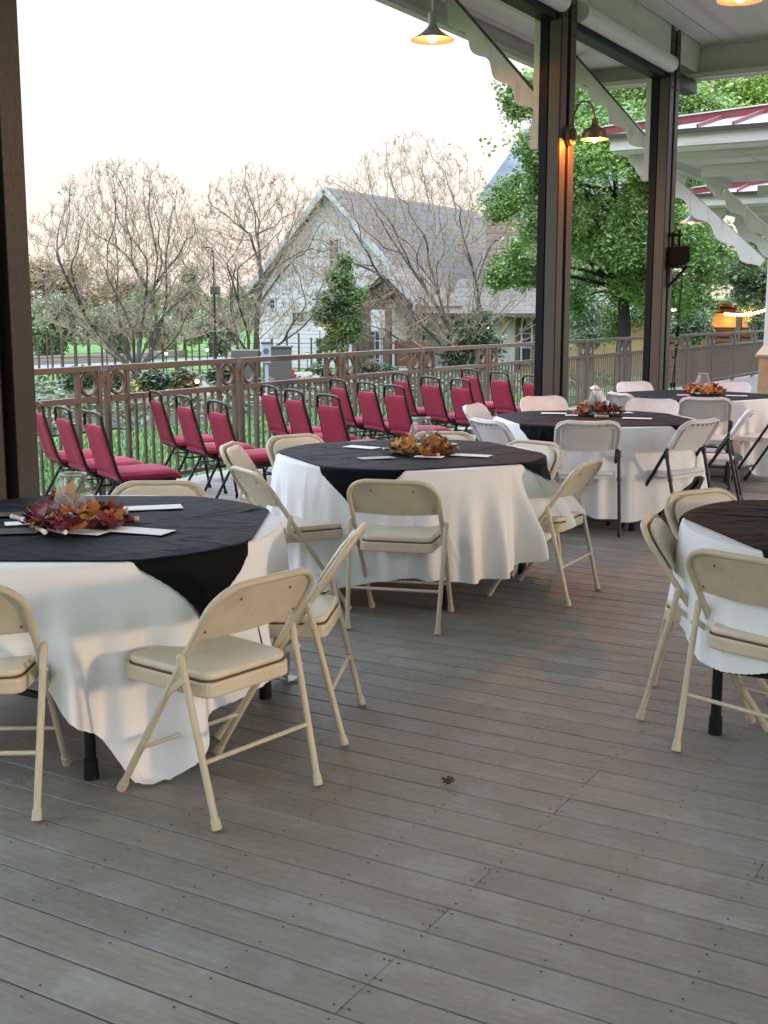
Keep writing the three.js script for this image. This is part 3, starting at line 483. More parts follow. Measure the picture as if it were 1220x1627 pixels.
placeAll(foldingChair, 'folding_chair', 'beige folding chairs around the front tables', [
  ['beige folding chair in the left foreground beside the low hanging white tablecloth corner', -2.37, -2.95, 81],
  ['beige folding chair cut off by the left edge, in front of the nearest table', -3.01, -2.54, 32.6],
  ['beige folding chair seen from its side at the right of the nearest table', -2.535, -3.61, 113.6],
  ['beige folding chair behind the nearest table, only the top of its back showing', ...from(-3.77, -4.30, 'a', 8)],
  ['beige folding chair squarely in front of the middle table, seen from behind', -2.93, -5.155, 17.6],
  ['beige folding chair at the right side of the middle table, facing left', -2.55, -6.08, 90.8],
  ['beige folding chair between the two left tables, riveted back showing', ...from(-3.70, -4.90, 'b', -12)],
  ['beige folding chair with sunlit padded back, left of the middle table', ...from(-4.50, -5.80, 'b', 14)],
  ['beige folding chair half hidden behind the left end of the middle table', ...from(-4.46, -6.42, 'b', 0)],
  ['beige folding chair behind the middle table centrepiece, only a sliver visible', ...from(-3.72, -7.10, 'b', 0)],
  ['beige folding chair peeking over the right end of the middle table', ...from(-2.96, -6.86, 'b', 10)],
  ['beige folding chair in front of the right table, seen from behind', -0.885, -4.20, -18],
  ['beige folding chair left of the right table, seen from its side', -1.21, -4.58, -78],
  ['beige folding chair behind the right table, sunlit padded front facing the camera', -1.27, -5.20, -118],
]);
placeAll(plasticChair, 'plastic_folding_chair', 'white plastic folding chairs around the far tables', [
  ['white plastic folding chair in front of the third table, ribbed back toward the camera', -3.064, -8.005, 25.7],
  ['white plastic chair right of the third table, facing left, seat visible', -2.56, -8.36, 72],
  ['white plastic folding chair seen edge on behind the right one of the third table', -2.50, -9.22, 103],
  ['white plastic folding chair with blue lit ribbed back left of the third table', ...from(-3.60, -7.53, 'c', -14, 0.25)],
  ['white plastic folding chair with cream lit front far left of the third table', ...from(-4.28, -8.70, 'c', 6, 0.25)],
  ['white plastic folding chair behind the third table, standing before the middle post', ...from(-4.17, -9.83, 'c', 12, 0.25)],
  ['white plastic chair behind the right half of the third table', ...from(-3.23, -10.02, 'c', 6, 0.25)],
  ['white plastic chair with blue ribbed back, near left of the farthest table', ...from(-3.75, -10.66, 'd', -16, 0.25)],
  ['white plastic chair left of the farthest table, cream lit back', ...from(-4.30, -11.5, 'd', 10, 0.25)],
  ['white plastic folding chair behind the farthest table on the left, before the far post', ...from(-4.22, -12.4, 'd', 8, 0.25)],
  ['white plastic chair in front of the farthest table, ribbed back showing', ...from(-2.90, -10.45, 'd', -6, 0.25)],
  ['white plastic folding chair behind the centrepiece of the farthest table, bluish front', ...from(-3.33, -12.9, 'd', 4, 0.25)],
  ['white plastic folding chair at the right edge beside the farthest table', -2.50, -11.0, 82],
]);
{
  const rows = [[[57, 638], [97, 647], [145, 655]], [[245, 622], [290, 630], [343, 638]], [[425, 613], [465, 620], [520, 628]], [[535, 603], [580, 608], [625, 613]], [[635, 593], [682, 599], [730, 603]], [[745, 587], [792, 592], [845, 597]]];
  const yaws = [[-30, -27, -26], [-32, -29, -27], [-30, -28, -24], [-30, -29, -26], [-31, -27, -28], [-30, -28, -28]];
  const ord = ['first', 'second', 'third', 'fourth', 'fifth', 'sixth'], seat = ['seat nearest the railing', 'middle seat', 'seat nearest the tables'];
  const list = [];
  rows.forEach((row, i) => row.forEach(([px, py], j) => { const r = ray(px, py), k = (0.885 - EYE) / r.y, x = r.x * k, z = r.z * k, y = rad(yaws[i][j]); list.push([`burgundy banquet chair, ${seat[j]} in the ${ord[i]} row from the left post`, x - Math.sin(y) * 0.30, z - Math.cos(y) * 0.30, yaws[i][j]]); }));
  placeAll(stackChair, 'banquet_chair', 'burgundy banquet chairs in rows along the railing', list);
}
// ------------------------------------------------------------------ tables, cloths, centrepieces
function clothGeo({ R, y, half, cr, rot, seed, nf, off = 0, lifts = [], creases = 0, ring0 = 0, amp = 0.05, gather = 1 }) {
  const N = 480, r = RNG(seed), rt = rad(rot), ph = [r() * 6.3, r() * 6.3, r() * 6.3, r() * 6.3];
  const ext = th => { const a = th - rt + Math.PI / 4, c = Math.abs(Math.cos(a)), s = Math.abs(Math.sin(a)); // corners at rot + k*90
    // rounded square by bisection on its distance field
    let lo = half * 0.5, hi = half * 1.5; for (let i = 0; i < 24; i++) { const m = (lo + hi) / 2, qx = Math.max(0, m * c - half + cr), qz = Math.max(0, m * s - half + cr); (m * c > half || m * s > half || Math.hypot(qx, qz) > cr) ? hi = m : lo = m; } return lo; };
  const fold = th => { const w = 0.6 * Math.sin(3 * th + ph[0]) + 0.35 * Math.sin(7 * th + ph[1]); const a = Math.sin(nf * th + 1.3 * w + ph[2]), b = Math.sin((nf * 1.7 | 0) * th + ph[3] + 1.5 * w), m = 0.55 + 0.45 * Math.sin(2 * th + ph[1] * 2); return (1.5 * Math.pow(0.5 + 0.5 * a, 2.4) - 0.5 + 0.3 * b) * m; };
  const crease = q => Math.max(0, 1 - Math.abs(((q + 0.27) % 0.54 + 0.54) % 0.54 - 0.27) * 55);
  const pins = Array.from({ length: 20 }, () => [r() * 6.283, (r() - 0.5) * 0.7, 0.016 + 0.022 * r(), (r() - 0.3) * 0.016, 0.15 + 0.4 * r()]);
  const pinch = (th, d) => { let q = 0; for (const [a, k, w, h, e] of pins) { let x = th - a - k * d; x = Math.atan2(Math.sin(x), Math.cos(x)); if (Math.abs(x) < 0.15) q += h * Math.exp(-((x / w) ** 2)) * sstep(0.005, 0.05, d) * (1 - sstep(e * 0.6, e * 1.3, d)); } return q; };
  const rings = 26, edge = 4, drops = 22, P = [], U = [], I = [], W = N + 1;
  const rows = rings + edge + drops;
  const wr = (x, z) => { if (!creases) return 0; const a = fbm(x * 2.2 + 30, z * 5 + 9, 256, 3) - 0.5, b = fbm(x * 6 + 60, z * 2.4 + 3, 256, 3) - 0.5; return creases * (Math.max(0, 1 - Math.abs(a) * 14) * 0.8 + Math.max(0, 1 - Math.abs(b) * 16) * 0.7 + Math.max(0, 1 - Math.abs(((x * 0.94 + z * 0.34) % 0.36 + 0.36) % 0.36 - 0.18) * 90) * 0.6); };
  for (let j = 0; j <= rows; j++) for (let i = 0; i <= N; i++) {
    const th = i / N * Math.PI * 2, e = ext(th), c = Math.cos(th), s = Math.sin(th); let rr, yy, u;
    if (j <= rings) { rr = Math.min(R - 0.012, e) * Math.pow(j / rings, 0.85); yy = y + off * 0.55 + wr(c * rr, s * rr) * sstep(0, 0.1, Math.min(R, e) - rr + 0.03); u = rr; }
    else {
      const over = Math.max(0, e - R);
      if (j <= rings + edge) { const a = (j - rings) / edge * Math.PI / 2; const ec = Math.min(1, over / 0.02); if (e < R) { rr = Math.min(R - 0.012, e); yy = y + off * 0.55 - 0.0008 * (j - rings); } else { rr = R - 0.012 + (0.012 + off) * Math.sin(a) * ec; yy = y + off * 0.55 * Math.cos(a) - (0.012) * (1 - Math.cos(a)) * ec; } u = rr; }
      else {
        const t = (j - rings - edge) / drops; let d = over * t, f = fold(th), push = 0, lift = 1;
        for (const l of lifts) { let a = th - rad(l.at); a = Math.atan2(Math.sin(a), Math.cos(a)); const g = Math.exp(-((a / rad(l.w)) ** 2)); push += g * l.push * sstep(0.05, l.reach ?? 0.35, d); lift *= 1 - g * l.lift; }
        d *= lift;
        if (e < R) { rr = Math.min(R - 0.012, e); yy = y + off * 0.55 - 0.0032 - 0.0002 * t; u = rr; }
        else {
          const big = amp * 1.35 * sstep(0.01, 0.46, d);
          const ec = Math.min(1, over / 0.02); rr = R - 0.012 + (0.012 + off) * ec + big * f + 0.10 * d * d + 0.012 * sstep(0, 0.1, d) + push + 0.004 * fbm(th * 9 + seed, d * 6, 256, 2) + pinch(th, d) + 0.014 * (fbm(th * 4 + seed, d * 3.2 + 9, 256, 3) - 0.5) * sstep(0.02, 0.2, d) + (off ? 0 : 0.0035 * crease(c * (R + d) * Math.cos(rt) + s * (R + d) * Math.sin(rt)) + 0.0035 * crease(s * (R + d) * Math.cos(rt) - c * (R + d) * Math.sin(rt)));
          yy = y + off * 0.55 * (1 - ec) - 0.012 * ec - d; if (yy < 0.012) { rr += (0.012 - yy) * 0.75; yy = 0.010 + off + 0.006 * (f + 1); } u = R + d;
          if (t > 0.97) yy += 0.0015 * Math.sin(th * 190);
        }
      }
    }
    P.push(c * rr, yy, s * rr); U.push(c * u, s * u);
    if (j && i < N) { const q = j * W + i, p = q - W; I.push(p, p + 1, q, p + 1, q + 1, q); }
  }
  const g = new THREE.BufferGeometry(); g.setAttribute('position', new THREE.Float32BufferAttribute(P, 3)); g.setAttribute('uv', new THREE.Float32BufferAttribute(U, 2)); g.setIndex(I); g.computeVertexNormals();
  return g;
}
function table(k, where, opt) {
  const [x, z] = TB[k];
  const t = thing('round_table', `round folding table with black legs, ${where}`, 'table', [x, 0, z], 0, 'round tables');
  part('tabletop', new THREE.CylinderGeometry(0.755, 0.755, 0.04, 64).translate(0, 0.722, 0), M.plastic, t);
  for (const a of [45, 135, 225, 315]) { const c = Math.cos(rad(a)) * 0.70, s = Math.sin(rad(a)) * 0.70; part('leg', merge([new THREE.CylinderGeometry(0.019, 0.019, 0.70, 14).translate(c, 0.35, s), new THREE.CylinderGeometry(0.024, 0.026, 0.07, 14).translate(c, 0.035, s)]), M.black, t); }
  part('brace', merge([bar(V(-0.49, 0.25, 0.49), V(0.49, 0.25, 0.49), 0.02, 0.02), bar(V(-0.49, 0.25, -0.49), V(0.49, 0.25, -0.49), 0.02, 0.02)]), M.black, t);
  const w = part('tablecloth', clothGeo({ R: 0.768, y: 0.746, cr: 0.06, nf: 17, ...opt.white }), M.white, scene); w.name = numbered('tablecloth'); w.position.set(x, 0, z);
  tag(w, `white cloth draped in folds over the round table, ${where}`, 'tablecloth', 'white tablecloths');
  const b = part('table_overlay', clothGeo({ R: 0.768, y: 0.746, cr: 0.02, nf: 17, ...opt.white, off: 0.012, cr: 0.02, half: 0.69, creases: 0.0055, ...opt.black }), M.dark, scene); b.name = numbered('table_overlay'); b.position.set(x, 0, z);
  tag(b, `black square overlay on the white cloth, ${where}`, 'tablecloth', 'black table overlays');
}
table('a', 'nearest table at the left', { white: { half: 1.12, rot: 32, seed: 3, nf: 13, amp: 0.07, lifts: [{ at: 62, w: 16, push: 0.05, lift: 0.18 }, { at: 4, w: 14, push: 0.03, lift: -0.25 }] }, black: { rot: 15 } });
table('b', 'middle table before the burgundy seats', { white: { half: 1.31, cr: 1.2, rot: 16, seed: 8, nf: 27, amp: 0.058, lifts: [{ at: -10, w: 22, push: 0.18, lift: 0.5, reach: 0.55 }, { at: 115, w: 24, push: 0, lift: -0.22 }] }, black: { rot: 81 } });
table('c', 'third table among the white chairs', { white: { half: 1.30, cr: 1.0, rot: 48, seed: 5, nf: 21, amp: 0.045, lifts: [{ at: 12, w: 20, push: 0.08, lift: 0.35 }] }, black: { rot: 96 } });
table('d', 'farthest table by the lectern', { white: { half: 1.15, cr: 0.4, rot: 20, seed: 6, nf: 15, amp: 0.06 }, black: { rot: 70 } });
table('e', 'right table cut off by the frame', { white: { half: 1.06, cr: 0.7, rot: 122, seed: 7, nf: 12, amp: 0.05, lifts: [{ at: 95, w: 20, push: 0.02, lift: 0.1 }] }, black: { rot: 186 } });

const LEAVES = (() => { // maple-like leaves, gently curled
  const out = []; const half = [[0, 0], [0.06, 0.05], [0.20, -0.04], [0.34, -0.12], [0.33, 0.0], [0.24, 0.10], [0.40, 0.12], [0.56, 0.20], [0.50, 0.27], [0.62, 0.40], [0.48, 0.41], [0.44, 0.47], [0.24, 0.40], [0.22, 0.52], [0.30, 0.64], [0.22, 0.66], [0.20, 0.78], [0.11, 0.74], [0, 1.0]];
  for (let v = 0; v < 4; v++) { const r = RNG(90 + v); const pts = half.map(([x, y]) => [x * (0.9 + 0.25 * r()), y * (0.95 + 0.1 * r())]); const sh = new THREE.Shape(); sh.moveTo(0, 0); pts.slice(1).forEach(p => sh.lineTo(...p)); pts.slice(1, -1).reverse().forEach(p => sh.lineTo(-p[0], p[1] * (0.96 + 0.08 * r()))); const g = new THREE.ShapeGeometry(sh); const a = g.attributes.position; const cu = 0.25 + 0.5 * r(), tw = (r() - 0.5) * 0.8; for (let i = 0; i < a.count; i++) { const x = a.getX(i), y = a.getY(i); a.setZ(i, cu * x * x * 1.4 - 0.35 * y * y * cu + tw * x * y + 0.06 * Math.sin(9 * x + 5 * y)); } g.computeVertexNormals(); out.push(clean(g)); }
  return out;
})();
const leafM = [[0.50, 0.16, 0.03], [0.58, 0.26, 0.05], [0.16, 0.012, 0.02], [0.20, 0.015, 0.03], [0.30, 0.06, 0.015], [0.10, 0.01, 0.012], [0.45, 0.25, 0.07], [0.28, 0.12, 0.05]].map(c => mat(c, 0.6, { side: THREE.DoubleSide, map: rep(T.blotch, 6, 6) }));
function centrepiece(k, where, { dx, dz, seed, n, warm, size = 0.075, cards, sticks, tall = 0 }) {
  const [tx, tz] = TB[k], x = tx + dx, z = tz + dz, Y = 0.757, r = RNG(seed);
  const j = thing('glass_jar', `clear glass jar standing in autumn leaves on the ${where}`, 'jar', [x, Y, z], 0, 'table centrepieces');
  const jr = [[0, 0.004], [0.075, 0.004], [0.082, 0.014], [0.083, 0.05], [0.076, 0.10], [0.062, 0.15], [0.049, 0.178], [0.045, 0.184], [0.046, 0.197]].map(p => new THREE.Vector2(...p));
  part('body', new THREE.LatheGeometry(jr, 40), M.glass, j);
  part('rim', new THREE.TorusGeometry(0.046, 0.0045, 8, 36).rotateX(Math.PI / 2).translate(0, 0.197, 0), M.zinc, j);
  part('candle', new THREE.CylinderGeometry(0.03, 0.03, 0.045, 24).translate(0, 0.03, 0), M.card, j);
  const g = thing('leaf_garland', `ring of ${warm} fabric leaves around the jar, ${where}`, 'leaf garland', [x, Y, z], 0, 'table centrepieces');
  for (let i = 0; i < n; i++) {
    const a = i / n * Math.PI * 2 * 3.0 + r(), q = Math.pow(r(), 0.7), rr = 0.098 + 0.085 * q, s = size * (0.75 + 0.6 * r());
    const m = part('leaf', LEAVES[Math.floor(r() * 4)], leafM[Math.floor((warm.startsWith('burgundy') ? [2, 3, 3, 2, 0, 3, 5, 4, 0, 1][Math.floor(r() * 10)] : warm.startsWith('orange') ? (r() < 0.65 ? r() * 2 : r() * 8) : r() * 8)) % 8], g);
    m.scale.setScalar(s); m.position.set(Math.cos(a) * rr, 0.012 + 0.075 * r() * (1.15 - q), Math.sin(a) * rr); m.rotation.set(-1.45 + r() * 1.1, a * -1 + (r() - 0.5) * 1.8 + Math.PI / 2, (r() - 0.5) * 1.6, 'YXZ');
  }
  if (tall) { const m = part('leaf', LEAVES[1], leafM[1], g); m.scale.setScalar(0.085); m.position.set(-0.10, 0.08, -0.06); m.rotation.set(-0.15, 0.55, -0.25, 'YXZ'); const m2 = part('leaf', LEAVES[0], leafM[3], g); m2.scale.setScalar(0.05); m2.position.set(-0.125, 0.10, -0.05); m2.rotation.set(-0.2, 0.5, 0.9, 'YXZ'); const m3 = part('leaf', LEAVES[2], leafM[0], g); m3.scale.setScalar(0.07); m3.position.set(0.10, 0.05, 0.02); m3.rotation.set(-0.25, 0.5, -0.35, 'YXZ'); part('stem', sweep([V(-0.03, 0.02, -0.05), V(-0.07, 0.05, -0.06), V(-0.10, 0.085, -0.06)], 0.0025, 6), M.stickRed, g); }
  for (const [px, pz, w, d, yaw, dark, lab] of cards) { const c = part(dark ? 'photo_card' : 'paper_card', rbox(w, 0.0022, d, 0, 0, 0, 0.001, 1), dark ? M.photo : M.card, scene); c.name = numbered(dark ? 'photo_card' : 'paper_card'); c.position.set(tx + px, Y + 0.0032, tz + pz); c.rotation.y = rad(yaw); tag(c, lab, 'card'); }
  sticks.forEach(([px, pz, yaw, kind, lab]) => {
    const t = thing('wooden_stick', lab, 'stick', [tx + px, Y + 0.0125, tz + pz], rad(yaw));
    part('shaft', new THREE.CylinderGeometry(0.0088, 0.0088, 0.075, 14).rotateZ(Math.PI / 2), kind ? M.stickRed : M.cork, t);
    part('tip', new THREE.CylinderGeometry(0.0092, 0.0092, 0.018, 14).rotateZ(Math.PI / 2).translate(0.046, 0, 0), M.stickTip, t);
    if (!kind) part('tip', new THREE.CylinderGeometry(0.0092, 0.0092, 0.012, 14).rotateZ(Math.PI / 2).translate(-0.043, 0, 0), M.card, t);
  });
}
{
  // spots measured on the table top, offsets from the table centre
  const off = (k, px, py) => { const r = ray(px, py), q = (0.758 - EYE) / r.y; return [r.x * q - TB[k][0], r.z * q - TB[k][1]]; };
  const A = (px, py, w, d, yaw, dark, lab) => [...off('a', px, py), w, d, yaw, dark, lab], Bq = (px, py, w, d, yaw, dark, lab) => [...off('b', px, py), w, d, yaw, dark, lab], C = (px, py, w, d, yaw, dark, lab) => [...off('c', px, py), w, d, yaw, dark, lab], D5 = (px, py, w, d, yaw, dark, lab) => [...off('d', px, py), w, d, yaw, dark, lab];
  const [ax, az] = off('a', 120, 836); centrepiece('a', 'nearest table', { dx: ax, dz: az, seed: 201, n: 84, size: 0.064, warm: 'burgundy and orange', tall: 1, cards: [
    A(242, 807, 0.24, 0.105, 46, 0, 'blank white card on the black overlay, right of the jar and farther back'), A(222, 844, 0.24, 0.105, 10, 0, 'blank white card on the black overlay, nearest the front hanging corner'), A(186, 826, 0.14, 0.09, 40, 0, 'small white card half under the leaves on the nearest table'), A(138, 846, 0.15, 0.09, 12, 0, 'white card poking out in front of the leaf ring on the nearest table'),
    A(12, 818, 0.2, 0.10, 44, 1, 'dark glossy card at the far left of the nearest table'), A(12, 845, 0.22, 0.11, 40, 1, 'dark glossy card at the near left of the nearest table'), A(34, 832, 0.12, 0.08, 50, 0, 'small white card left of the leaves on the nearest table')],
    sticks: [[...off('a', 182, 816), 20, 0, 'short wooden stick with cream tip right of the leaf ring, behind the others'], [...off('a', 198, 830), 52, 1, 'dark red stick with pale tip beside the small white card'], [...off('a', 66, 847), 150, 0, 'short dark stick with cream end at the front of the leaf ring'], [...off('a', 92, 848), 170, 0, 'short stick with cream tip lying left of the front white card'], [...off('a', 30, 828), 165, 0, 'pale stick at the left of the leaf ring']] });
  const [bx, bz] = off('b', 670, 719); centrepiece('b', 'middle table', { dx: bx, dz: bz, seed: 207, n: 88, warm: 'orange and tan', size: 0.066, cards: [
    Bq(749, 724, 0.22, 0.10, 8, 0, 'blank white card at the right front of the middle table'), Bq(703, 706, 0.16, 0.10, 60, 0, 'white card behind the leaves of the middle table'), Bq(682, 726, 0.16, 0.08, 14, 0, 'white card in front of the leaves of the middle table'), Bq(575, 711, 0.22, 0.10, -4, 0, 'white card at the left back of the middle table'), Bq(598, 728, 0.2, 0.10, 50, 1, 'dark card at the left front of the middle table')],
    sticks: [[...off('b', 621, 717), 12, 0, 'short stick with pale ends left of the leaves on the middle table'], [...off('b', 683, 726), 30, 1, 'dark red stick in front of the leaves on the middle table'], [...off('b', 716, 716), 60, 1, 'dark red stick right of the leaves on the middle table']] });
  const [cx, cz] = off('c', 948, 659); centrepiece('c', 'third table', { dx: cx, dz: cz, seed: 213, n: 54, warm: 'mixed orange, tan and burgundy', size: 0.07, cards: [C(1012, 665, 0.22, 0.10, 10, 0, 'white card at the right of the third table'), C(880, 657, 0.2, 0.1, 20, 0, 'white card at the left back of the third table'), C(908, 660, 0.1, 0.08, 20, 0, 'small white card left of the leaves on the third table'), C(985, 656, 0.2, 0.1, 40, 0, 'white card behind the leaves on the third table')], sticks: [[...off('c', 955, 664), 20, 0, 'short stick with cream tip in front of the leaves on the third table']] });
  const [dx, dz] = off('d', 1116, 626); centrepiece('d', 'farthest table', { dx, dz, seed: 219, n: 56, warm: 'orange and rust', size: 0.078, cards: [D5(1086, 628, 0.12, 0.08, 20, 0, 'small white card left of the leaves on the farthest table'), D5(1170, 629, 0.2, 0.1, 10, 0, 'white card at the right of the farthest table')], sticks: [] });
}
{ const m = part('fallen_leaf', merge([LEAVES[2].clone().scale(0.045, 0.045, 0.045).rotateX(-1.2).translate(0, 0.01, 0), LEAVES[0].clone().scale(0.03, 0.03, 0.03).rotateX(-1.9).rotateY(2).translate(0.014, 0.014, 0)]), mat([0.08, 0.035, 0.015], 0.8, { side: THREE.DoubleSide }), scene); m.position.set(-1.731, 0.003, -3.348); tag(m, 'small curled brown leaf lying alone on the deck boards', 'leaf'); }
{ // microphone on a straight stand
  const t = thing('microphone_stand', 'black microphone stand with a microphone before the far railing', 'microphone stand', [-4.66, 0, -15.3]);
  part('base', merge([new THREE.CylinderGeometry(0.13, 0.14, 0.025, 28).translate(0, 0.0125, 0)]), M.black, t);
  part('pole', merge([rod(V(0, 0.02, 0), V(0, 0.62, 0), 0.011), rod(V(0, 0.6, 0), V(0, 0.98, 0), 0.008), new THREE.CylinderGeometry(0.018, 0.018, 0.06, 12).translate(0, 0.62, 0)]), M.black, t);
  part('boom', merge([rod(V(0, 0.96, 0), V(-0.04, 0.44, 0.02), 0.007), new THREE.CylinderGeometry(0.022, 0.022, 0.05, 12).translate(-0.035, 0.62, 0.02), box(0.05, 0.03, 0.03, -0.015, 0.97, 0.01)]), M.black, t);
  part('microphone', merge([rod(V(0, 0.97, 0.0), V(0.01, 1.10, 0.01), 0.012, 0.018), new THREE.SphereGeometry(0.026, 14, 12).translate(0.012, 1.13, 0.012)]), M.black, t);
}
{ // lectern at the right edge
  const t = thing('lectern', 'light wooden lectern with a sloped top at the right edge', 'lectern', [-2.92, 0, -13.75], rad(4));
  part('front_panel', rbox(0.54, 1.06, 0.03, 0, 0.55, 0.2, 0.004), M.lectern, t); for (const s of [-1, 1]) part('side_panel', rbox(0.025, 1.06, 0.42, s * 0.27, 0.55, 0, 0.004), M.lectern, t);
  const top = part('top', rbox(0.64, 0.03, 0.5, 0, 0, 0, 0.008), M.lectern, t); top.position.set(0, 1.115, 0); top.rotation.x = 0.18; part('base', rbox(0.6, 0.05, 0.48, 0, 0.03, 0, 0.006), M.lectern, t);
}
{ // black floor monitor beyond the farthest table
  const t = thing('floor_monitor', 'black wedge floor speaker on the deck left of the lectern', 'speaker', [-4.42, 0, -17.2], rad(-20));
  const s = new THREE.Shape([[0, 0], [0.42, 0], [0.36, 0.36], [0.10, 0.30]].map(p => new THREE.Vector2(...p)));
  part('cabinet', new THREE.ExtrudeGeometry(s, { depth: 0.6, bevelEnabled: true, bevelSize: 0.01, bevelThickness: 0.01, bevelSegments: 2 }).translate(-0.2, 0.01, -0.3), M.black, t);
  part('grille', bar(V(-0.155, 0.16, -0.26), V(-0.155, 0.16, 0.26), 0.02, 0.24).rotateZ(0.0), M.rubber, t);
}
// ------------------------------------------------------------------ neighbouring open pavilions with red standing-seam roofs
function shelter(label, X0, Z0, yt, len, bx) {
  const s = thing('market_pavilion', label, 'pavilion', [X0, yt, Z0]); // local: x right from the left eave, z from the near eave (negative = away)
  const W = 11, pitch = 0.23;
  part('fascia', merge([box(W, 0.16, 0.04, W / 2, -0.08, 0.0), box(W + 0.08, 0.035, 0.07, W / 2, -0.005, 0.01), box(0.04, 0.16, len, 0, -0.08, -len / 2), box(0.07, 0.035, len, -0.01, -0.006, -len / 2)]), M.paint, s);
  part('soffit', merge([box(W, 0.02, 0.9, W / 2, -0.17, -0.48), box(1.6, 0.02, len - 1, 0.82, -0.171, -len / 2 - 0.4)]), M.ceil, s);
  part('frieze', merge([box(W - 0.7, 0.12, 0.12, W / 2 + 0.4, -0.24, -0.55), box(0.12, 0.12, len - 1, 0.46, -0.24, -len / 2 - 0.1)]), M.paint, s);
  part('tie_beam', merge([box(W - 1.0, 0.17, 0.14, W / 2 + 0.6, -0.42, -0.95), box(W - 1.0, 0.17, 0.14, W / 2 + 0.6, -0.42, -len + 0.8)]), M.paint, s);
  part('ceiling_panel', box(W - 0.6, 0.02, len - 1.0, W / 2 + 0.3, -0.15, -len / 2), M.ceil, s);
  part('ridge_beam', bar(V(2.2, -0.27, -1), V(2.2, -0.27, -len + 0.8), 0.14, 0.18), M.paint, s);
  { const c = new THREE.Shape(); c.moveTo(0, 0); c.lineTo(0.34, 0); c.lineTo(0.34, -0.10); c.quadraticCurveTo(0.26, -0.12, 0.24, -0.2); c.quadraticCurveTo(0.22, -0.27, 0.3, -0.30); c.quadraticCurveTo(0.2, -0.34, 0.14, -0.25); c.quadraticCurveTo(0.08, -0.12, 0, -0.09); for (const z of [-0.5, -len / 2, -len + 0.5]) for (const d of [0, 0.11]) part('corbel', new THREE.ExtrudeGeometry(c, { depth: 0.05, bevelEnabled: true, bevelSize: 0.006, bevelThickness: 0.006, bevelSegments: 1 }).translate(0.12, -0.19, z - d), M.paint, s); }
  for (const z of [-0.95, -len + 0.8]) {
    part('bracket', scallop(bx - 0.05, -1.75, 0.55, -0.36, 0.24, 0.09, 4).translate(0, 0, z), M.paint, s);
    part('post', rbox(0.2, yt - 0.02, 0.2, bx + 0.1, -yt / 2 - 0.25, z, 0.008), M.paint, s);
  }
  // hip roof: pale pans between red battens
  const h = Math.min(W, len) / 2 + 0.08, o = 0.1, y0 = 0.035, A = V(-o, y0, o), B = V(W + o, y0, o), C = V(W + o, y0, -len - o), D = V(-o, y0, -len - o), E = V(h, y0 + h * pitch, -h), F = V(W - h, y0 + h * pitch, -h);
  const tri = (...p) => { const g = new THREE.BufferGeometry(); const P = [], U = []; p.forEach(v => { P.push(v.x, v.y, v.z); U.push(v.x, v.z); }); g.setAttribute('position', new THREE.Float32BufferAttribute(P, 3)); g.setAttribute('uv', new THREE.Float32BufferAttribute(U, 2)); g.computeVertexNormals(); return g; };
  const up = (v, d) => v.clone().setY(v.y + d);
  const th = 0.03; part('roof', merge([0, th].map(d => tri(up(A, d), up(B, d), up(E, d), up(B, d), up(F, d), up(E, d), up(B, d), up(C, d), up(F, d), up(C, d), up(D, d), up(E, d), up(C, d), up(E, d), up(F, d), up(D, d), up(A, d), up(E, d)))), M.paleroof, s);
  part('drip_edge', merge([bar(A, B, 0.02, 0.06), bar(A, D, 0.02, 0.06)]), M.steel, s);
  for (let i = 0; i < 22; i++) { const x = 0.3 + i * 0.5, run = Math.min(x + o, h, W + o - x); if (run > 0.1) part('rib', bar(V(x, y0 + 0.055, o), V(x, y0 + 0.055 + run * pitch, o - run), 0.022, 0.05), M.redroof, s); }
  for (let i = 0; i < 10; i++) { const z = -0.3 - i * 0.5, run = Math.min(-z + o, h, len + o + z); if (run > 0.1) part('rib', bar(V(-o, y0 + 0.055, z), V(-o + run, y0 + 0.055 + run * pitch, z), 0.022, 0.05), M.redroof, s); }
  for (const [a, b] of [[A, E], [B, F], [E, F], [D, E]]) { const c = part('hip_cap', bar(up(a, 0.08), up(b, 0.08), 0.07, 0.10), M.redroof, s); part('cap_strip', bar(up(a, 0.145), up(b, 0.145), 0.14, 0.02), M.paint, c); }
  return s;
}
shelter('white pavilion with red ribbed roof just beyond the far post', -6.42, -17.5, 4.05, 5.2, 2.15);
shelter('second white pavilion with red ribbed roof, smaller and farther behind the first', -6.95, -23.8, 3.74, 5.0, 2.4);
pendant('small zinc pendant lamp under the nearer red roofed pavilion', V(-5.95, 3.0, -20.1), 3.85, 0.19, 0.3);
pendant('smaller zinc pendant lamp under the farther red roofed pavilion', V(-6.45, 3.0, -25.2), 3.55, 0.17, 0.3);

// ------------------------------------------------------------------ trees
const sprayGeo = (() => { const mk = (seed, n, L, wd, spread) => { const r = RNG(seed), gs = []; for (let i = 0; i < n; i++) { const l = L * (0.7 + 0.6 * r()), w = l * wd; const g = new THREE.BufferGeometry(); g.setAttribute('position', new THREE.Float32BufferAttribute([0, 0, 0, w, 0.02 * l, l * 0.45, 0, 0.06 * l, l, -w, 0.02 * l, l * 0.45], 3)); g.setAttribute('uv', new THREE.Float32BufferAttribute([0.5, 0, 1, 0.5, 0.5, 1, 0, 0.5], 2)); g.setIndex([0, 1, 2, 0, 2, 3]); g.applyQuaternion(new THREE.Quaternion().setFromEuler(new THREE.Euler((r() - 0.35) * 1.6, r() * 6.28, (r() - 0.5) * 1.4))); g.translate((r() - 0.5) * spread, (r() - 0.5) * spread, (r() - 0.5) * spread); g.computeVertexNormals(); gs.push(clean(g)); } return merge(gs); }; return { oak: mk(1, 13, 0.088, 0.31, 0.30), fine: mk(2, 9, 0.09, 0.22, 0.2), dry: mk(3, 2, 0.10, 0.35, 0.12), far: mk(4, 12, 0.3, 0.32, 0.9) }; })();
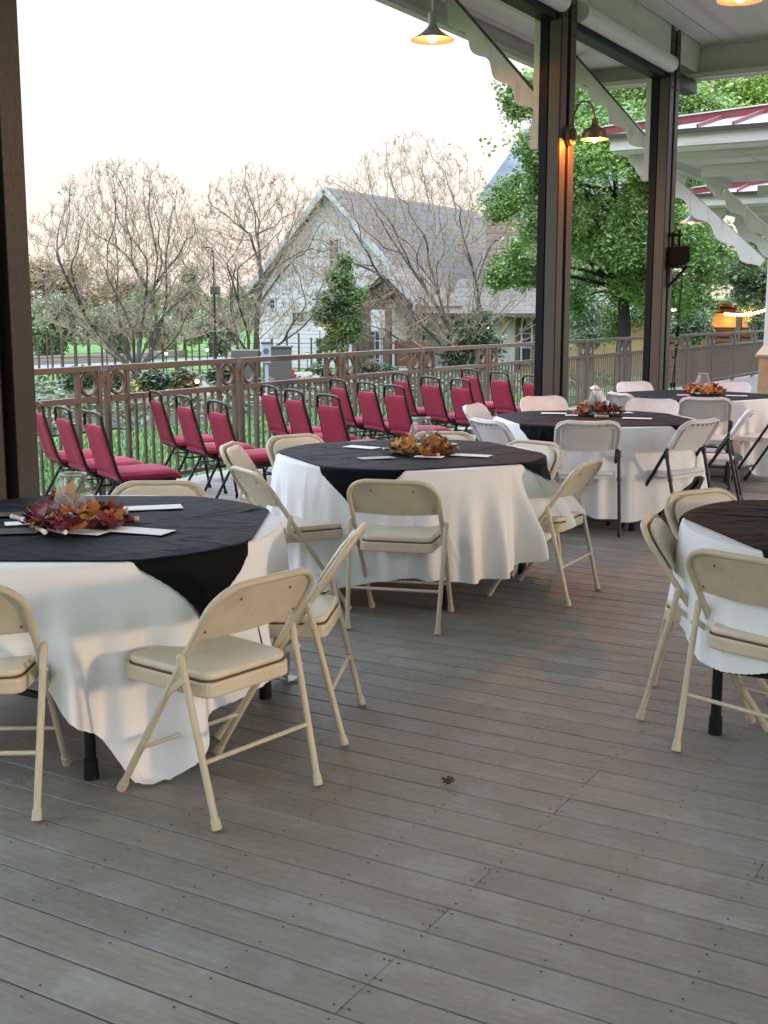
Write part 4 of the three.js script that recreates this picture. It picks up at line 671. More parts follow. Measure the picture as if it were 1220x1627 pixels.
function crown(parent, lobes, n, cols, geo, seed, scale = 1, name = 'crown') {
  const r = RNG(seed), tot = lobes.reduce((s, l) => s + l.r ** 2, 0), im = new THREE.InstancedMesh(geo, M.leaf, n), m = new THREE.Matrix4(), q = new THREE.Quaternion(), e = new THREE.Euler(), c = new THREE.Color(); let k = 0;
  for (const l of lobes) {
    const want = Math.round(n * l.r ** 2 / tot), sub = []; for (let i = 0; i < 7; i++) { const a = r() * 6.28, y = r() * 2 - 1, q2 = Math.sqrt(1 - y * y); const v = V(Math.cos(a) * q2, y * 0.8, Math.sin(a) * q2).multiplyScalar(l.r * 0.62); v.tone = 0.7 + 0.75 * r(); v.size = 0.8 + 0.45 * r(); sub.push(v); }
    for (let i = 0; i < want && k < n; i++) {
      const b = sub[Math.floor(r() * 7)], a = r() * 6.28, y = r() * 2 - 1, q2 = Math.sqrt(1 - y * y), rr = l.r * (r() < 0.10 ? 0.85 : 0.52) * Math.pow(r(), 0.45);
      const p = V(Math.cos(a) * q2 * rr * 1.15, y * rr * 0.75, Math.sin(a) * q2 * rr * 1.15).add(b).add(l.p);
      if (fbm(p.x * 1.3 + 50, p.y * 1.3 + p.z * 0.9 + 50, 256, 2) < 0.40) continue;
      q.setFromEuler(e.set((r() - 0.5) * 1.2, r() * 6.28, (r() - 0.5) * 1.2)); const s = scale * b.size * (0.7 + 0.7 * r()); m.compose(p, q, V(s, s, s)); im.setMatrixAt(k, m);
      const cc = cols[Math.floor(r() * cols.length)], l2 = b.tone * (0.8 + 0.4 * r()); c.setRGB(cc[0] * l2, cc[1] * l2, cc[2] * l2); im.setColorAt(k, c); k++;
    }
  }
  im.count = k; im.name = name; im.userData.kind = 'stuff'; shade(im); parent.add(im); return im;
}
const lobesAt = (list, d, o) => list.map(([px, py, rp, dz = 0]) => { const p = atD(px, py, d + dz).sub(o); return { p, r: rp / 1905 * d }; });
function limb(a, b, r0, r1, sag = 0, n = 6, seg = 8) { const P = []; for (let i = 0; i <= n; i++) { const t = i / n, p = V().lerpVectors(a, b, t); p.y += sag * Math.sin(Math.PI * t); P.push(p); } return sweep(P, t => r0 + (r1 - r0) * t, seg); }
function leafyTree(name, label, cat, base, d, lobes, n, cols, geo, seed, { trunk = 0.25, fork = 1.6, scale = 1, group } = {}) {
  const t = thing(name, label, cat, [base.x, base.y, base.z], 0, group), L = lobesAt(lobes, d, base), top = V(0, 0, 0); L.forEach(l => top.add(l.p)); top.multiplyScalar(1 / L.length);
  if (trunk) { const g = [], hub = V(0.05, fork, 0); g.push(limb(V(0, -0.2, 0), hub, trunk, trunk * 0.7, 0, 6, 10)); const apex = V(hub.x * 0.5 + top.x * 0.5, Math.max(...L.map(l => l.p.y)) * 0.8, top.z * 0.5); g.push(limb(hub, apex, trunk * 0.66, trunk * 0.18, 0, 8, 9)); L.forEach((l, i) => { const s = V().lerpVectors(hub, apex, 0.1 + 0.7 * ((i * 0.37) % 1)); if (s.y > l.p.y + 0.4) s.lerpVectors(hub, apex, Math.max(0, (l.p.y - hub.y) / (apex.y - hub.y) * 0.7)); g.push(limb(s, l.p, trunk * 0.28, trunk * 0.06, 0.2, 5, 6)); }); part('trunk', merge(g), M.darkbark, t); }
  crown(t, L, n, cols, geo, seed, scale);
  return t;
}
const G1 = [[0.185, 0.315, 0.075], [0.25, 0.39, 0.10], [0.32, 0.45, 0.125], [0.14, 0.25, 0.06]], G2 = [[0.34, 0.46, 0.10], [0.44, 0.56, 0.13], [0.24, 0.36, 0.08]], G3 = [[0.25, 0.32, 0.19], [0.32, 0.39, 0.24], [0.19, 0.26, 0.15]], G4 = [[0.25, 0.31, 0.15], [0.30, 0.35, 0.17], [0.20, 0.26, 0.13]], RUST = [[0.38, 0.27, 0.16], [0.30, 0.24, 0.14], [0.42, 0.30, 0.17]];
leafyTree('oak_tree', 'large bright green tree behind the steel posts', 'tree', foot(980, 32), 32, [[845, 190, 44], [828, 150, 26], [812, 235, 24, -0.5], [800, 330, 26, -0.5], [800, 440, 22, -0.3], [900, 160, 72, 1], [965, 150, 80, 0], [1035, 160, 75, 1], [825, 300, 48, -0.6], [880, 265, 70, -1], [970, 260, 88, -1.4], [1060, 260, 80, 0], [1120, 190, 60, 1.5], [828, 425, 44, -0.4], [885, 370, 64, -1], [975, 365, 78, -1], [1075, 380, 78, -0.4], [1150, 400, 62, 1], [935, 470, 52, 0.6], [1040, 465, 66, 0], [1110, 470, 52, 0.6], [985, 520, 32, 1]], 21000, G1, sprayGeo.oak, 301, { trunk: 0.24, fork: 2.0 });
leafyTree('yellow_green_tree', 'yellow green sunlit tree crown above the red roof at the top right', 'tree', foot(1190, 52), 52, [[1110, 150, 60], [1180, 150, 70], [1240, 170, 80], [1150, 210, 70], [1220, 250, 80], [1120, 290, 60]], 6000, G2, sprayGeo.oak, 302, { trunk: 0.3, fork: 3, scale: 1.7 });
leafyTree('grey_green_tree', 'grey green feathery tree left of the brown log cabin', 'tree', foot(930, 46), 46, [[920, 490, 30], [905, 450, 24], [945, 520, 26], [925, 530, 24], [1010, 500, 22]], 2200, G3, sprayGeo.fine, 303, { trunk: 0.10, fork: 1.0, scale: 1.6 });
leafyTree('grey_green_tree', 'grey green pine before the log cabin at the far right', 'tree', foot(1185, 39), 39, [[1185, 425, 40], [1205, 465, 34], [1225, 440, 40], [1215, 515, 24]], 3200, G3, sprayGeo.fine, 304, { trunk: 0.11, fork: 1.2, scale: 1.5 });
leafyTree('grey_green_tree', 'low grey green bush just right of the far post', 'bush', foot(1090, 38), 38, [[1080, 505, 22], [1108, 512, 22], [1095, 532, 20], [1058, 515, 16]], 1900, G3, sprayGeo.fine, 305, { trunk: 0.07, fork: 0.8, scale: 1.4 });
leafyTree('small_green_tree', 'small fresh green tree against the white gabled house', 'tree', foot(545, 50), 50, [[520, 500, 26], [545, 480, 32], [560, 520, 28], [540, 445, 18], [530, 545, 22], [552, 415, 12]], 2600, [[0.15, 0.26, 0.07], [0.19, 0.31, 0.09], [0.12, 0.20, 0.06]], sprayGeo.fine, 306, { trunk: 0.09, fork: 1.2, scale: 1.7 });
leafyTree('climbing_shrub', 'dark green climbing shrub beside the house porch', 'shrub', foot(750, 53), 53, [[735, 540, 26], [765, 515, 24], [775, 545, 26], [720, 560, 20], [745, 575, 30]], 2400, [[0.09, 0.15, 0.05], [0.12, 0.17, 0.07], [0.07, 0.11, 0.045]], sprayGeo.fine, 307, { trunk: 0.06, fork: 0.6, scale: 1.7 });
for (const [label, px, d, list, cols, n] of [
  ['hazy green shrubs far left beyond the bare tree', 85, 88, [[55, 520, 34], [95, 500, 38], [125, 530, 30], [75, 555, 24], [150, 515, 24]], G4, 2300], ['tall hazy green shrub behind the first bare trunk', 200, 92, [[170, 515, 34], [215, 500, 36], [250, 530, 34], [195, 545, 26], [240, 470, 20]], G4, 2300],
  ['dark green conifer far behind the gap between the bare trees', 300, 96, [[300, 440, 12], [298, 465, 18], [302, 495, 24], [298, 525, 28]], G4, 1500], ['rounded hazy shrub left of the white house', 340, 84, [[330, 520, 28], [355, 540, 24], [375, 505, 22]], G4, 1500],
  ['russet autumn trees on the far left horizon', 80, 150, [[50, 440, 34], [85, 450, 30], [120, 440, 28], [65, 480, 34], [110, 485, 34]], RUST, 1800], ['pale russet trees along the middle of the horizon', 190, 165, [[150, 465, 26], [185, 470, 28], [215, 465, 26], [245, 475, 24]], RUST, 1500], ['low far trees right of the russet ones', 300, 175, [[275, 485, 22], [310, 480, 22], [345, 485, 22], [385, 480, 24], [415, 478, 20]], G4, 1300]]) {
  const far = d > 120; leafyTree('distant_tree', label, 'tree', foot(px, d), d, list, n, cols, far ? sprayGeo.far : sprayGeo.oak, 320 + px, { trunk: 0.14, fork: 1.2, scale: far ? 1.4 : 2.2 });
}
[[120, 596, 26, 14, 'low rounded shrub in the bed behind the first railing ring'], [240, 600, 27, 15, 'shrub at the foot of the first bare tree'], [290, 598, 29, 14, 'small bush with tan tips left of the boulders'], [345, 590, 31, 15, 'dark evergreen bush by the garden lights'], [500, 585, 40, 16, 'low bush by the red hydrant'], [580, 580, 46, 16, 'leafy shrub below the porch columns'], [610, 585, 47, 12, 'green shrub right of the porch columns'], [175, 598, 30, 12, 'brownish grass clump between the two railing rings']].forEach(([px, py, d, rp, lab], i) => { const b = foot(px, d); leafyTree('garden_shrub', lab, 'shrub', b, d, [[px, py + 2, rp], [px + rp * 0.9, py + 6, rp * 0.7], [px - rp * 0.9, py + 6, rp * 0.7]], 700, i % 3 === 2 || i === 7 ? [[0.13, 0.11, 0.05], [0.08, 0.10, 0.04]] : [[0.055, 0.10, 0.03], [0.08, 0.13, 0.045]], sprayGeo.fine, 400 + i, { trunk: 0 }); });

{ // low mixed ground cover over the planting bed
  const r = RNG(441), n = 5200, im = new THREE.InstancedMesh(sprayGeo.fine, M.leaf, n), m = new THREE.Matrix4(), q = new THREE.Quaternion(), e = new THREE.Euler(), c = new THREE.Color(); let k = 0;
  for (let i = 0; i < 60000 && k < n; i++) { const x = -14 - r() * 18, z = -8 - r() * 36; if (Math.hypot(x, z) < 17 || fbm(x * 0.35 + 40, z * 0.35 + 80, 256, 3) < 0.5 || (x > -13.6 && z > -26)) continue; const s = 0.8 + 1.5 * r(); m.compose(V(x, groundY(x, z) + 0.03 + 0.16 * r() * s, z), q.setFromEuler(e.set((r() - 0.5), r() * 6.28, (r() - 0.5))), V(s, s, s)); im.setMatrixAt(k, m); const t = fbm(x * 0.6 + 7, z * 0.6 + 3, 256, 2), cc = t > 0.58 ? [0.15, 0.12, 0.055] : [0.08, 0.15, 0.04], l = 0.7 + 0.6 * r(); c.setRGB(cc[0] * l, cc[1] * l, cc[2] * l); im.setColorAt(k, c); k++; }
  im.count = k; im.name = 'ground_cover'; im.userData = { kind: 'stuff', label: 'mixed low plants covering the garden bed under the bare trees', category: 'ground cover' }; shade(im); scene.add(im);
}
function bareTree(label, base, d, crownPx, seed, limbs = 6) { d = Math.hypot(base.x, base.z); // branches grow towards points spread through the crown
  const t = thing('bare_tree', label, 'tree', [base.x, base.y, base.z], 0, 'bare ornamental trees'), r = RNG(seed), A = [];
  for (const [px, py, rx, ry, n] of crownPx) { const c = atD(px, py, d).sub(base), kx = rx / 1905 * d, ky = ry / 1905 * d; for (let i = 0; i < n; i++) { const a = r() * 6.283, y = r() * 2 - 1, q = Math.sqrt(1 - y * y), rr = Math.pow(r(), 0.40); A.push(V(Math.cos(a) * q * kx * rr, y * ky * rr, Math.sin(a) * q * kx * 0.85 * rr).add(c)); } }
  const N = [V(0, -0.25, 0)], par = [-1], D = 0.125, di = 0.9, dk = 0.15, near = new Int32Array(A.length).fill(-1), nd = new Float32Array(A.length).fill(1e9), dead = new Uint8Array(A.length), was = new Float32Array(A.length).fill(1e9);
  const upd = k => { const p = N[k]; for (let i = 0; i < A.length; i++) if (!dead[i]) { const q = p.distanceToSquared(A[i]); if (q < nd[i]) { nd[i] = q; near[i] = k; } if (q < dk * dk) dead[i] = 1; } };
  const add = (p, q) => { N.push(p); par.push(q); return N.length - 1; };
  let k = 0; const hub = 0.75 + 0.2 * r(); for (let y = -0.1; y < hub; y += D) k = add(V(0.03 * Math.sin(y * 5), y, 0.03 * Math.cos(y * 4)), k);
  const E = crownPx.slice(0, 1).map(([px, py, rx, ry]) => ({ c: atD(px, py, d).sub(base), rx: rx / 1905 * d * 1.25, ry: ry / 1905 * d * 1.12 }))[0];
  const outside = p => ((p.x - E.c.x) ** 2 + (p.z - E.c.z) ** 2) / (E.rx * E.rx) + ((p.y - E.c.y) / E.ry) ** 2 > 0.8 && p.y > E.c.y * 0.55;
  const limb2 = (q, dir, most, depth) => { let p = N[q].clone(); const curve = V((r() - 0.5) * 0.05, 0.012 * r(), (r() - 0.5) * 0.05); for (let j = 0; j < most; j++) { dir.add(curve).add(V((r() - 0.5) * 0.13, (r() - 0.5) * 0.13, (r() - 0.5) * 0.13)).normalize(); p = p.clone().addScaledVector(dir, D); if (outside(p)) break; q = add(p, q); if (depth < 2 && j > 3 && r() < 0.16) { const a = r() * 6.283, nd2 = dir.clone().add(V(Math.cos(a), Math.sin(a) * 0.6 + 0.15, Math.sin(a + 0.9)).multiplyScalar(0.62)).normalize(); limb2(q, nd2, Math.floor((most - j) * 0.75), depth + 1); } } };
  for (let i = 0; i < limbs + 3; i++) { const a = i / (limbs + 3) * 6.283 + 0.5 * r(), el = i === limbs + 2 ? 1.3 : 0.28 + 0.85 * ((i * 0.618) % 1); limb2(k - (i % 3), V(Math.cos(a) * Math.cos(el), Math.sin(el), Math.sin(a) * Math.cos(el)), 44, 0); }
  for (let i = 0; i < N.length; i++) upd(i);
  for (let it = 0; it < 110 && N.length < 14000; it++) {
    const acc = new Map(); for (let i = 0; i < A.length; i++) if (!dead[i] && nd[i] < di * di) { const q = near[i]; if (!acc.has(q)) acc.set(q, V()); acc.get(q).add(V().subVectors(A[i], N[q]).normalize()); }
    if (!acc.size) break; const s0 = N.length;
    for (const [q, v] of acc) { if (v.length() < 0.05) continue; v.normalize(); const pd = par[q] >= 0 ? V().subVectors(N[q], N[par[q]]).normalize() : V(0, 1, 0); v.addScaledVector(pd, 0.4).add(V((r() - 0.5) * 0.35, 0.06 + (r() - 0.5) * 0.35, (r() - 0.5) * 0.35)).normalize(); add(N[q].clone().addScaledVector(v, D * (0.8 + 0.4 * r())), q); }
    for (let i = s0; i < N.length; i++) upd(i);
    if (it % 3 === 2) for (let i = 0; i < A.length; i++) if (nd[i] < di * di) { if (nd[i] > was[i] - 0.004) dead[i] = 1; was[i] = nd[i]; }
  }
  const kids = N.map(() => []); for (let i = 1; i < N.length; i++) kids[par[i]].push(i);
  const R2 = new Float32Array(N.length), pw = 2.45; for (let i = N.length - 1; i >= 0; i--) { let q = 0; for (const c of kids[i]) q += Math.pow(R2[c], pw); R2[i] = kids[i].length ? Math.pow(q, 1 / pw) : 0.0066; }
  const big = [], twigs = [], tips = [], stack = [[0, -1]];
  while (stack.length) { const [s0, from] = stack.pop(), ch = from >= 0 ? [from, s0] : [s0]; let q = s0; while (kids[q].length) { const ks = kids[q].slice().sort((a, b) => R2[b] - R2[a]); for (let i = 1; i < ks.length; i++) stack.push([ks[i], q]); q = ks[0]; ch.push(q); } tips.push(N[q]);
    if (ch.length < 2) continue; const rs = ch.map((c, i) => i === 0 && from >= 0 ? R2[ch[1]] : R2[c]), top = rs[0] > 0.028, P = ch.map((c, i) => i && i < ch.length - 1 ? N[c].clone().multiplyScalar(0.5).addScaledVector(N[ch[i - 1]], 0.25).addScaledVector(N[ch[i + 1]], 0.25) : N[c]);
    (top ? big : twigs).push(sweep(P, u => { const f = u * (rs.length - 1), a = Math.floor(f), b = Math.min(rs.length - 1, a + 1); return Math.min(0.2, rs[a] + (rs[b] - rs[a]) * (f - a)) * (ch[0] === 0 && a < 3 ? 1.25 - 0.08 * a : 1); }, rs[0] > 0.06 ? 9 : rs[0] > 0.02 ? 5 : 3)); }
  for (let i = 4; i < N.length; i += 3) if (R2[i] < 0.016) tips.push(N[i]);
  for (const p of tips) for (let i = 0; i < 2; i++) { const v = V((r() - 0.5), 0.25 + 0.5 * r(), (r() - 0.5)).normalize(), L = 0.12 + 0.22 * r(); twigs.push(sweep([p, p.clone().addScaledVector(v, L * 0.5).add(V((r() - 0.5) * 0.04, 0.01, 0)), p.clone().addScaledVector(v, L)], 0.0062, 3)); }
  part('trunk', merge(big), M.bark, t); part('twigs', merge(twigs), M.twig, t).userData.kind = 'stuff';
  const n = 700, im = new THREE.InstancedMesh(sprayGeo.dry, M.leafDry, n), m = new THREE.Matrix4(), q4 = new THREE.Quaternion(), e = new THREE.Euler(), c = new THREE.Color(), hm = Math.max(...tips.map(p => p.y)); let kk = 0;
  for (const p of tips) { if (kk >= n || r() > 0.02 + 0.22 * sstep(0.6, 1, p.y / hm)) continue; m.compose(p.clone().add(V(0, 0.05, 0)), q4.setFromEuler(e.set(r() * 6, r() * 6, r() * 6)), V(1, 1, 1).multiplyScalar(0.5 + 0.6 * r())); im.setMatrixAt(kk, m); const cc = r() < 0.6 ? [0.32, 0.22, 0.10] : [0.20, 0.21, 0.07]; c.setRGB(...cc); im.setColorAt(kk, c); kk++; }
  im.count = kk; im.name = 'leaves'; im.userData.kind = 'stuff'; shade(im); t.add(im); return t;
}
bareTree('bare spreading tree at the left with sparse tan leaves on top', onGround(215, 614), 37, [[200, 380, 130, 118, 2100], [110, 425, 80, 100, 800], [275, 435, 75, 95, 700], [190, 520, 150, 35, 320]], 512);
bareTree('bare multi stemmed tree in the middle, before the left edge of the white house', onGround(400, 606), 38.5, [[410, 385, 110, 115, 1800], [330, 415, 75, 90, 700], [480, 415, 70, 95, 650], [400, 510, 130, 35, 280]], 523);
bareTree('bare wide tree in front of the grey shingled house roof', onGround(735, 600), 40, [[660, 365, 135, 145, 2000], [545, 395, 95, 115, 1100], [770, 405, 80, 110, 700], [660, 510, 170, 45, 420]], 537, 8);
// ------------------------------------------------------------------ the gabled house, its porch, wing and stone tower
function boardsGable(xc, z, y0, ye, yr, half, step, proud, m, parent, name = 'siding') { const g = []; for (let y = y0; y < yr - 0.1; y += step) { const w = y + step < ye ? half : half * (yr - y - step) / (yr - ye); if (w < 0.1) continue; const b = box(w * 2, step * 0.97, proud, 0, 0, 0); b.rotateX(-0.07); g.push(b.translate(xc, y + step / 2, z)); } part(name, merge(g), m, parent).userData.kind = 'stuff'; }
function courses(a, b, c, n, m, parent, name = 'shingle_courses') { // roof plane: a -> b along the eave, a -> c up the slope
  const u = V().subVectors(b, a), v = V().subVectors(c, a), L = u.length(), H = v.length(), nn = V().crossVectors(u, v).normalize(); if (nn.y < 0) nn.negate(); const un = u.clone().normalize(), vn2 = v.clone().normalize(), g = [], r = RNG(9);
  const mt = new THREE.Matrix4(); for (let i = 0; i < n; i++) { let x = 0; while (x < L) { const w = Math.min(L - x, 1.2 + 2.2 * r()); const q = box(w - 0.012, H / n * 1.12, 0.03 + 0.012 * r()); mt.makeBasis(un, vn2, V().crossVectors(un, vn2)); q.applyMatrix4(mt).translate(0, 0, 0); const p = a.clone().addScaledVector(un, x + w / 2).addScaledVector(vn2, H * (i + 0.5) / n).addScaledVector(nn, 0.015 + 0.010 * ((i % 2) ? 1 : 0) ); q.translate(p.x, p.y, p.z); g.push(q); x += w; } }
  part(name, merge(g), m, parent).userData.kind = 'stuff';
}
function windowAt(parent, x, y, z, w, h, cols = 2, rows = 2) { const f = part('window', merge([box(w + 0.16, 0.09, 0.08, x, y + h / 2 + 0.04, z), box(w + 0.2, 0.1, 0.12, x, y - h / 2 - 0.05, z + 0.01), box(0.09, h, 0.08, x - w / 2 - 0.04, y, z), box(0.09, h, 0.08, x + w / 2 + 0.04, y, z), ...Array.from({ length: cols - 1 }, (_, i) => box(0.04, h, 0.05, x - w / 2 + w * (i + 1) / cols, y, z)), ...Array.from({ length: rows - 1 }, (_, i) => box(w, 0.04, 0.045, x, y - h / 2 + h * (i + 1) / rows, z))]), M.trim, parent); part('pane', box(w, h, 0.02, x, y, z - 0.015), M.window, f); return f; }
{
  const z0 = -55.3, z1 = -73, xc = -35.93, half = 4.75, y0 = -1.6, ye = 3.15, yr = 7.9;
  const h = thing('gabled_house', 'white clapboard house with steep grey shingle roof and gable facing the deck', 'house');
  const sh = new THREE.Shape([[-half, y0], [half, y0], [half, ye], [0, yr], [-half, ye]].map(p => new THREE.Vector2(p[0] + xc, p[1])));
  part('wall', new THREE.ExtrudeGeometry(sh, { depth: z0 - z1, bevelEnabled: false }).translate(0, 0, z1), M.siding, h);
  boardsGable(xc, z0 + 0.03, y0, ye, yr, half, 0.24, 0.03, M.siding, h);
  const ov = 0.5, sl = (yr - ye) / half, dn = V(0, 0, 0);
  for (const s of [-1, 1]) {
    const a = V(xc + s * (half + ov), ye - ov * sl + 0.12, z0 + 0.55), c = V(xc, yr + 0.12, z0 + 0.55);
    const rs = new THREE.Shape([[a.x, a.y], [c.x, c.y], [c.x, c.y - 0.22], [a.x, a.y - 0.22]].map(p => new THREE.Vector2(...p)));
    const rf = part('roof', new THREE.ExtrudeGeometry(rs, { depth: z0 + 0.5 - z1, bevelEnabled: false }).translate(0, 0, z1), M.shingle, h);
    if (s > 0) courses(a.clone().setZ(z1), a.clone().setZ(z0 + 0.55), c.clone().setZ(z1), 30, M.shingle, rf);
    part('rake_board', bar(a.clone().add(V(0, -0.12, 0.03)), c.clone().add(V(0, -0.12, 0.03)), 0.06, 0.30), M.trim, h);
  }
  part('vent_pipe', new THREE.CylinderGeometry(0.06, 0.06, 0.7, 10).translate(xc + 2.2, 6.3, z0 - 8), M.trim, h);
  const W = (px, py, wpx, hpx, c, r) => { const d = -z0; const q = ray(px, py), k = (z0 + 0.08) / q.z; windowAt(h, q.x * k, EYE + q.y * k, z0 + 0.08, wpx / 1905 * 66, hpx / 1905 * 66, c, r); };
  W(531, 402, 17, 40, 2, 4); W(474, 504, 22, 14, 3, 1); W(433, 483, 9, 14, 1, 2); W(508, 560, 12, 44, 1, 3); W(566, 556, 16, 56, 2, 4);  W(596, 556, 16, 56, 2, 4);
  // entry porch with exposed truss
  const zp = -51, xp = -29.95, hp = 1.75, yb = -1.5, ype = 2.1, ypr = 3.5;
  const p = h; for (const s of [-1, 1]) { part('porch_post', rbox(0.2, ype - yb, 0.2, xp + s * 1.35, (ype + yb) / 2, zp, 0.01), M.timber, p); const a = V(xp + s * (hp + 0.35), ype - 0.28, zp + 0.3), c = V(xp, ypr + 0.1, zp + 0.3); const rs = new THREE.Shape([[a.x, a.y], [c.x, c.y], [c.x, c.y - 0.16], [a.x, a.y - 0.16]].map(q => new THREE.Vector2(...q))); const rf = part('porch_roof', new THREE.ExtrudeGeometry(rs, { depth: 4.4, bevelEnabled: false }).translate(0, 0, zp - 4.1), M.shingleLight, p); courses(a.clone().setZ(zp - 4.1), a.clone(), c.clone().setZ(zp - 4.1), 9, M.shingleLight, rf); part('porch_rake', bar(a.clone().add(V(0, -0.1, 0.02)), c.clone().add(V(0, -0.1, 0.02)), 0.05, 0.2), M.trim, p); part('brace', bar(V(xp + s * 1.3, 1.2, zp), V(xp + s * 0.5, 2.1, zp), 0.14, 0.14), M.timber, p); }
  part('truss', merge([bar(V(xp - 1.7, 2.05, zp), V(xp + 1.7, 2.05, zp), 0.16, 0.2), bar(V(xp, 2.1, zp), V(xp, 3.3, zp), 0.15, 0.15), bar(V(xp, 2.2, zp + 0.001), V(xp - 0.9, 2.75, zp), 0.12, 0.12), bar(V(xp, 2.2, zp + 0.001), V(xp + 0.9, 2.75, zp), 0.12, 0.12)]), M.timber, p);
  for (const px of [566, 584, 617, 664]) { const q = foot(px, 57); part('column', rbox(0.26, 3.4, 0.26, q.x, 0.2, q.z, 0.02), M.timber, h); }
  { const q = atD(651, 500, 58); part('porch_lantern', merge([new THREE.ConeGeometry(0.25, 0.3, 12).translate(q.x, q.y, q.z), rod(V(q.x, q.y + 0.1, q.z), V(q.x, q.y + 0.8, q.z), 0.02)]), M.black, h); const k = atD(655, 548, 57); part('planter', rbox(1.6, 1.2, 0.6, k.x, k.y - 0.4, k.z, 0.02), M.logWood, h); }
}
{ // low wing to the right: white stretch then honey-coloured boards, pale shingles above
  const w = thing('shingled_wing', 'low wing with pale shingle roof and honey coloured board wall right of the house', 'building');
  const z = -57, yb = -1.55, ye = 1.55; part('wall', box(5.3, ye - yb, 4, -28.4, (ye + yb) / 2, z - 2), M.siding, w); part('wooden_wall', box(7, ye - yb, 3.96, -22.25, (ye + yb) / 2, z - 2.05), M.yellowWood, w);
  const g = []; for (let y = yb; y < ye - 0.1; y += 0.2) g.push(box(3.6, 0.19, 0.04, -22.8, y + 0.1, z - 0.05)); part('board', merge(g), M.yellowWood, w).userData.kind = 'stuff';
  part('corner_post', merge([box(0.22, ye - yb, 0.16, -25.6, (ye + yb) / 2, z + 0.02), box(0.3, ye - yb, 0.14, -23.4, (ye + yb) / 2, z + 0.02), box(0.16, ye - yb, 0.14, -24.6, (ye + yb) / 2, z + 0.02)]), M.timber, w);
  windowAt(w, -25.1, 0.1, z + 0.02, 0.5, 2.2, 1, 3); windowAt(w, -27.5, 0.0, z + 0.03, 0.9, 2.2, 2, 3); windowAt(w, -29.3, 0.0, z + 0.03, 0.9, 2.2, 2, 3);
  part('brace', bar(V(-26.3, 0.4, z + 0.6), V(-25.6, 1.35, z + 0.6), 0.14, 0.14), M.yellowWood, w);
  const a = V(-31.2, 1.45, z + 0.9), b = V(-18, 1.45, z + 0.9), c = V(-31.2, 3.35, z - 4.4), rs = new THREE.Shape([[-(z + 0.9), 1.40], [-(z - 4.4), 3.30], [-(z - 4.4), 3.12], [-(z + 0.9), 1.22]].map(q => new THREE.Vector2(...q)));
  const rf = part('roof', new THREE.ExtrudeGeometry(rs, { depth: 13.2, bevelEnabled: false }).rotateY(Math.PI / 2).translate(-31.2, 0, 0), M.shingleLight, w); courses(a, b, c, 15, M.shingleLight, rf); part('gutter', box(13.2, 0.16, 0.14, -24.6, 1.36, z + 0.95), M.timber, w);
}
{ const t = thing('stone_tower', 'pale stone tower with steep blue slate roof half hidden by the green tree', 'tower', [-25.6, 0, -63.5]);
  part('wall', box(7.2, 8.9, 6, 0, 2.9, 0), M.stone, t); const g = []; const r = RNG(66); for (let y = -1.4; y < 7.2; y += 0.42) for (let x = -3.6; x < 3.5;) { const w = 0.5 + 0.5 * r(), ww = Math.min(w, 3.6 - x); g.push(box(ww - 0.03, 0.39, 0.05 + 0.04 * r(), x + ww / 2, y + 0.21, 3.0)); x += w; } part('stone', merge(g), M.stone, t).userData.kind = 'stuff';
  part('cornice', box(7.6, 0.25, 6.4, 0, 7.4, 0), M.trim, t); part('roof', new THREE.ConeGeometry(5.6, 7.2, 4, 1).rotateY(Math.PI / 4).scale(1, 1, 0.88).translate(0, 11.1, 0), M.blueroof, t); windowAt(t, -1.6, 4.6, 3.08, 0.9, 1.7, 2, 3); }
{ // brown log cabin at the right with a warm lit porch and a string of bulbs
  const c = atD(1150, 520, 45), yb = groundY(c.x, c.z) - 0.1; const t = thing('log_cabin', 'brown log cabin with a glowing porch behind the railing at the right', 'cabin', [c.x, 0, c.z - 2]);
  part('wall', box(9, 3.0, 3, 1.6, yb + 1.5, 0), M.logWood, t); const g = []; for (let y = yb; y < yb + 2.9; y += 0.22) g.push(new THREE.CylinderGeometry(0.12, 0.12, 9, 8).rotateZ(Math.PI / 2).translate(1.6, y + 0.12, 1.5)); part('log', merge(g), M.logWood, t).userData.kind = 'stuff';
  part('roof', bar(V(-3.2, yb + 3.05, 1.2), V(6.2, yb + 3.05, 1.2), 2.6, 0.12), M.timber, t); for (const x of [-2.7, -0.6, 0.6, 3.4]) part('post', box(0.18, 3.0, 0.18, x, yb + 1.5, 2.3), M.timber, t);
  const lw = part('lit_window', box(2.2, 0.5, 0.05, 0.1, 1.25, 1.66), mat([0.8, 0.4, 0.15], 0.6, { emissive: new THREE.Color().setRGB(1, 0.30, 0.06), emissiveIntensity: 0.12 }), t);
  const l = new THREE.PointLight(0xff8a40, 0.35, 0, 2); l.position.set(0.1, 1.25, 1.95); l.castShadow = true; t.add(l);
  part('handrail', bar(V(1.1, 1.75, 2.6), V(2.7, 0.2, 2.6), 0.12, 0.28), M.trim, t); 
}
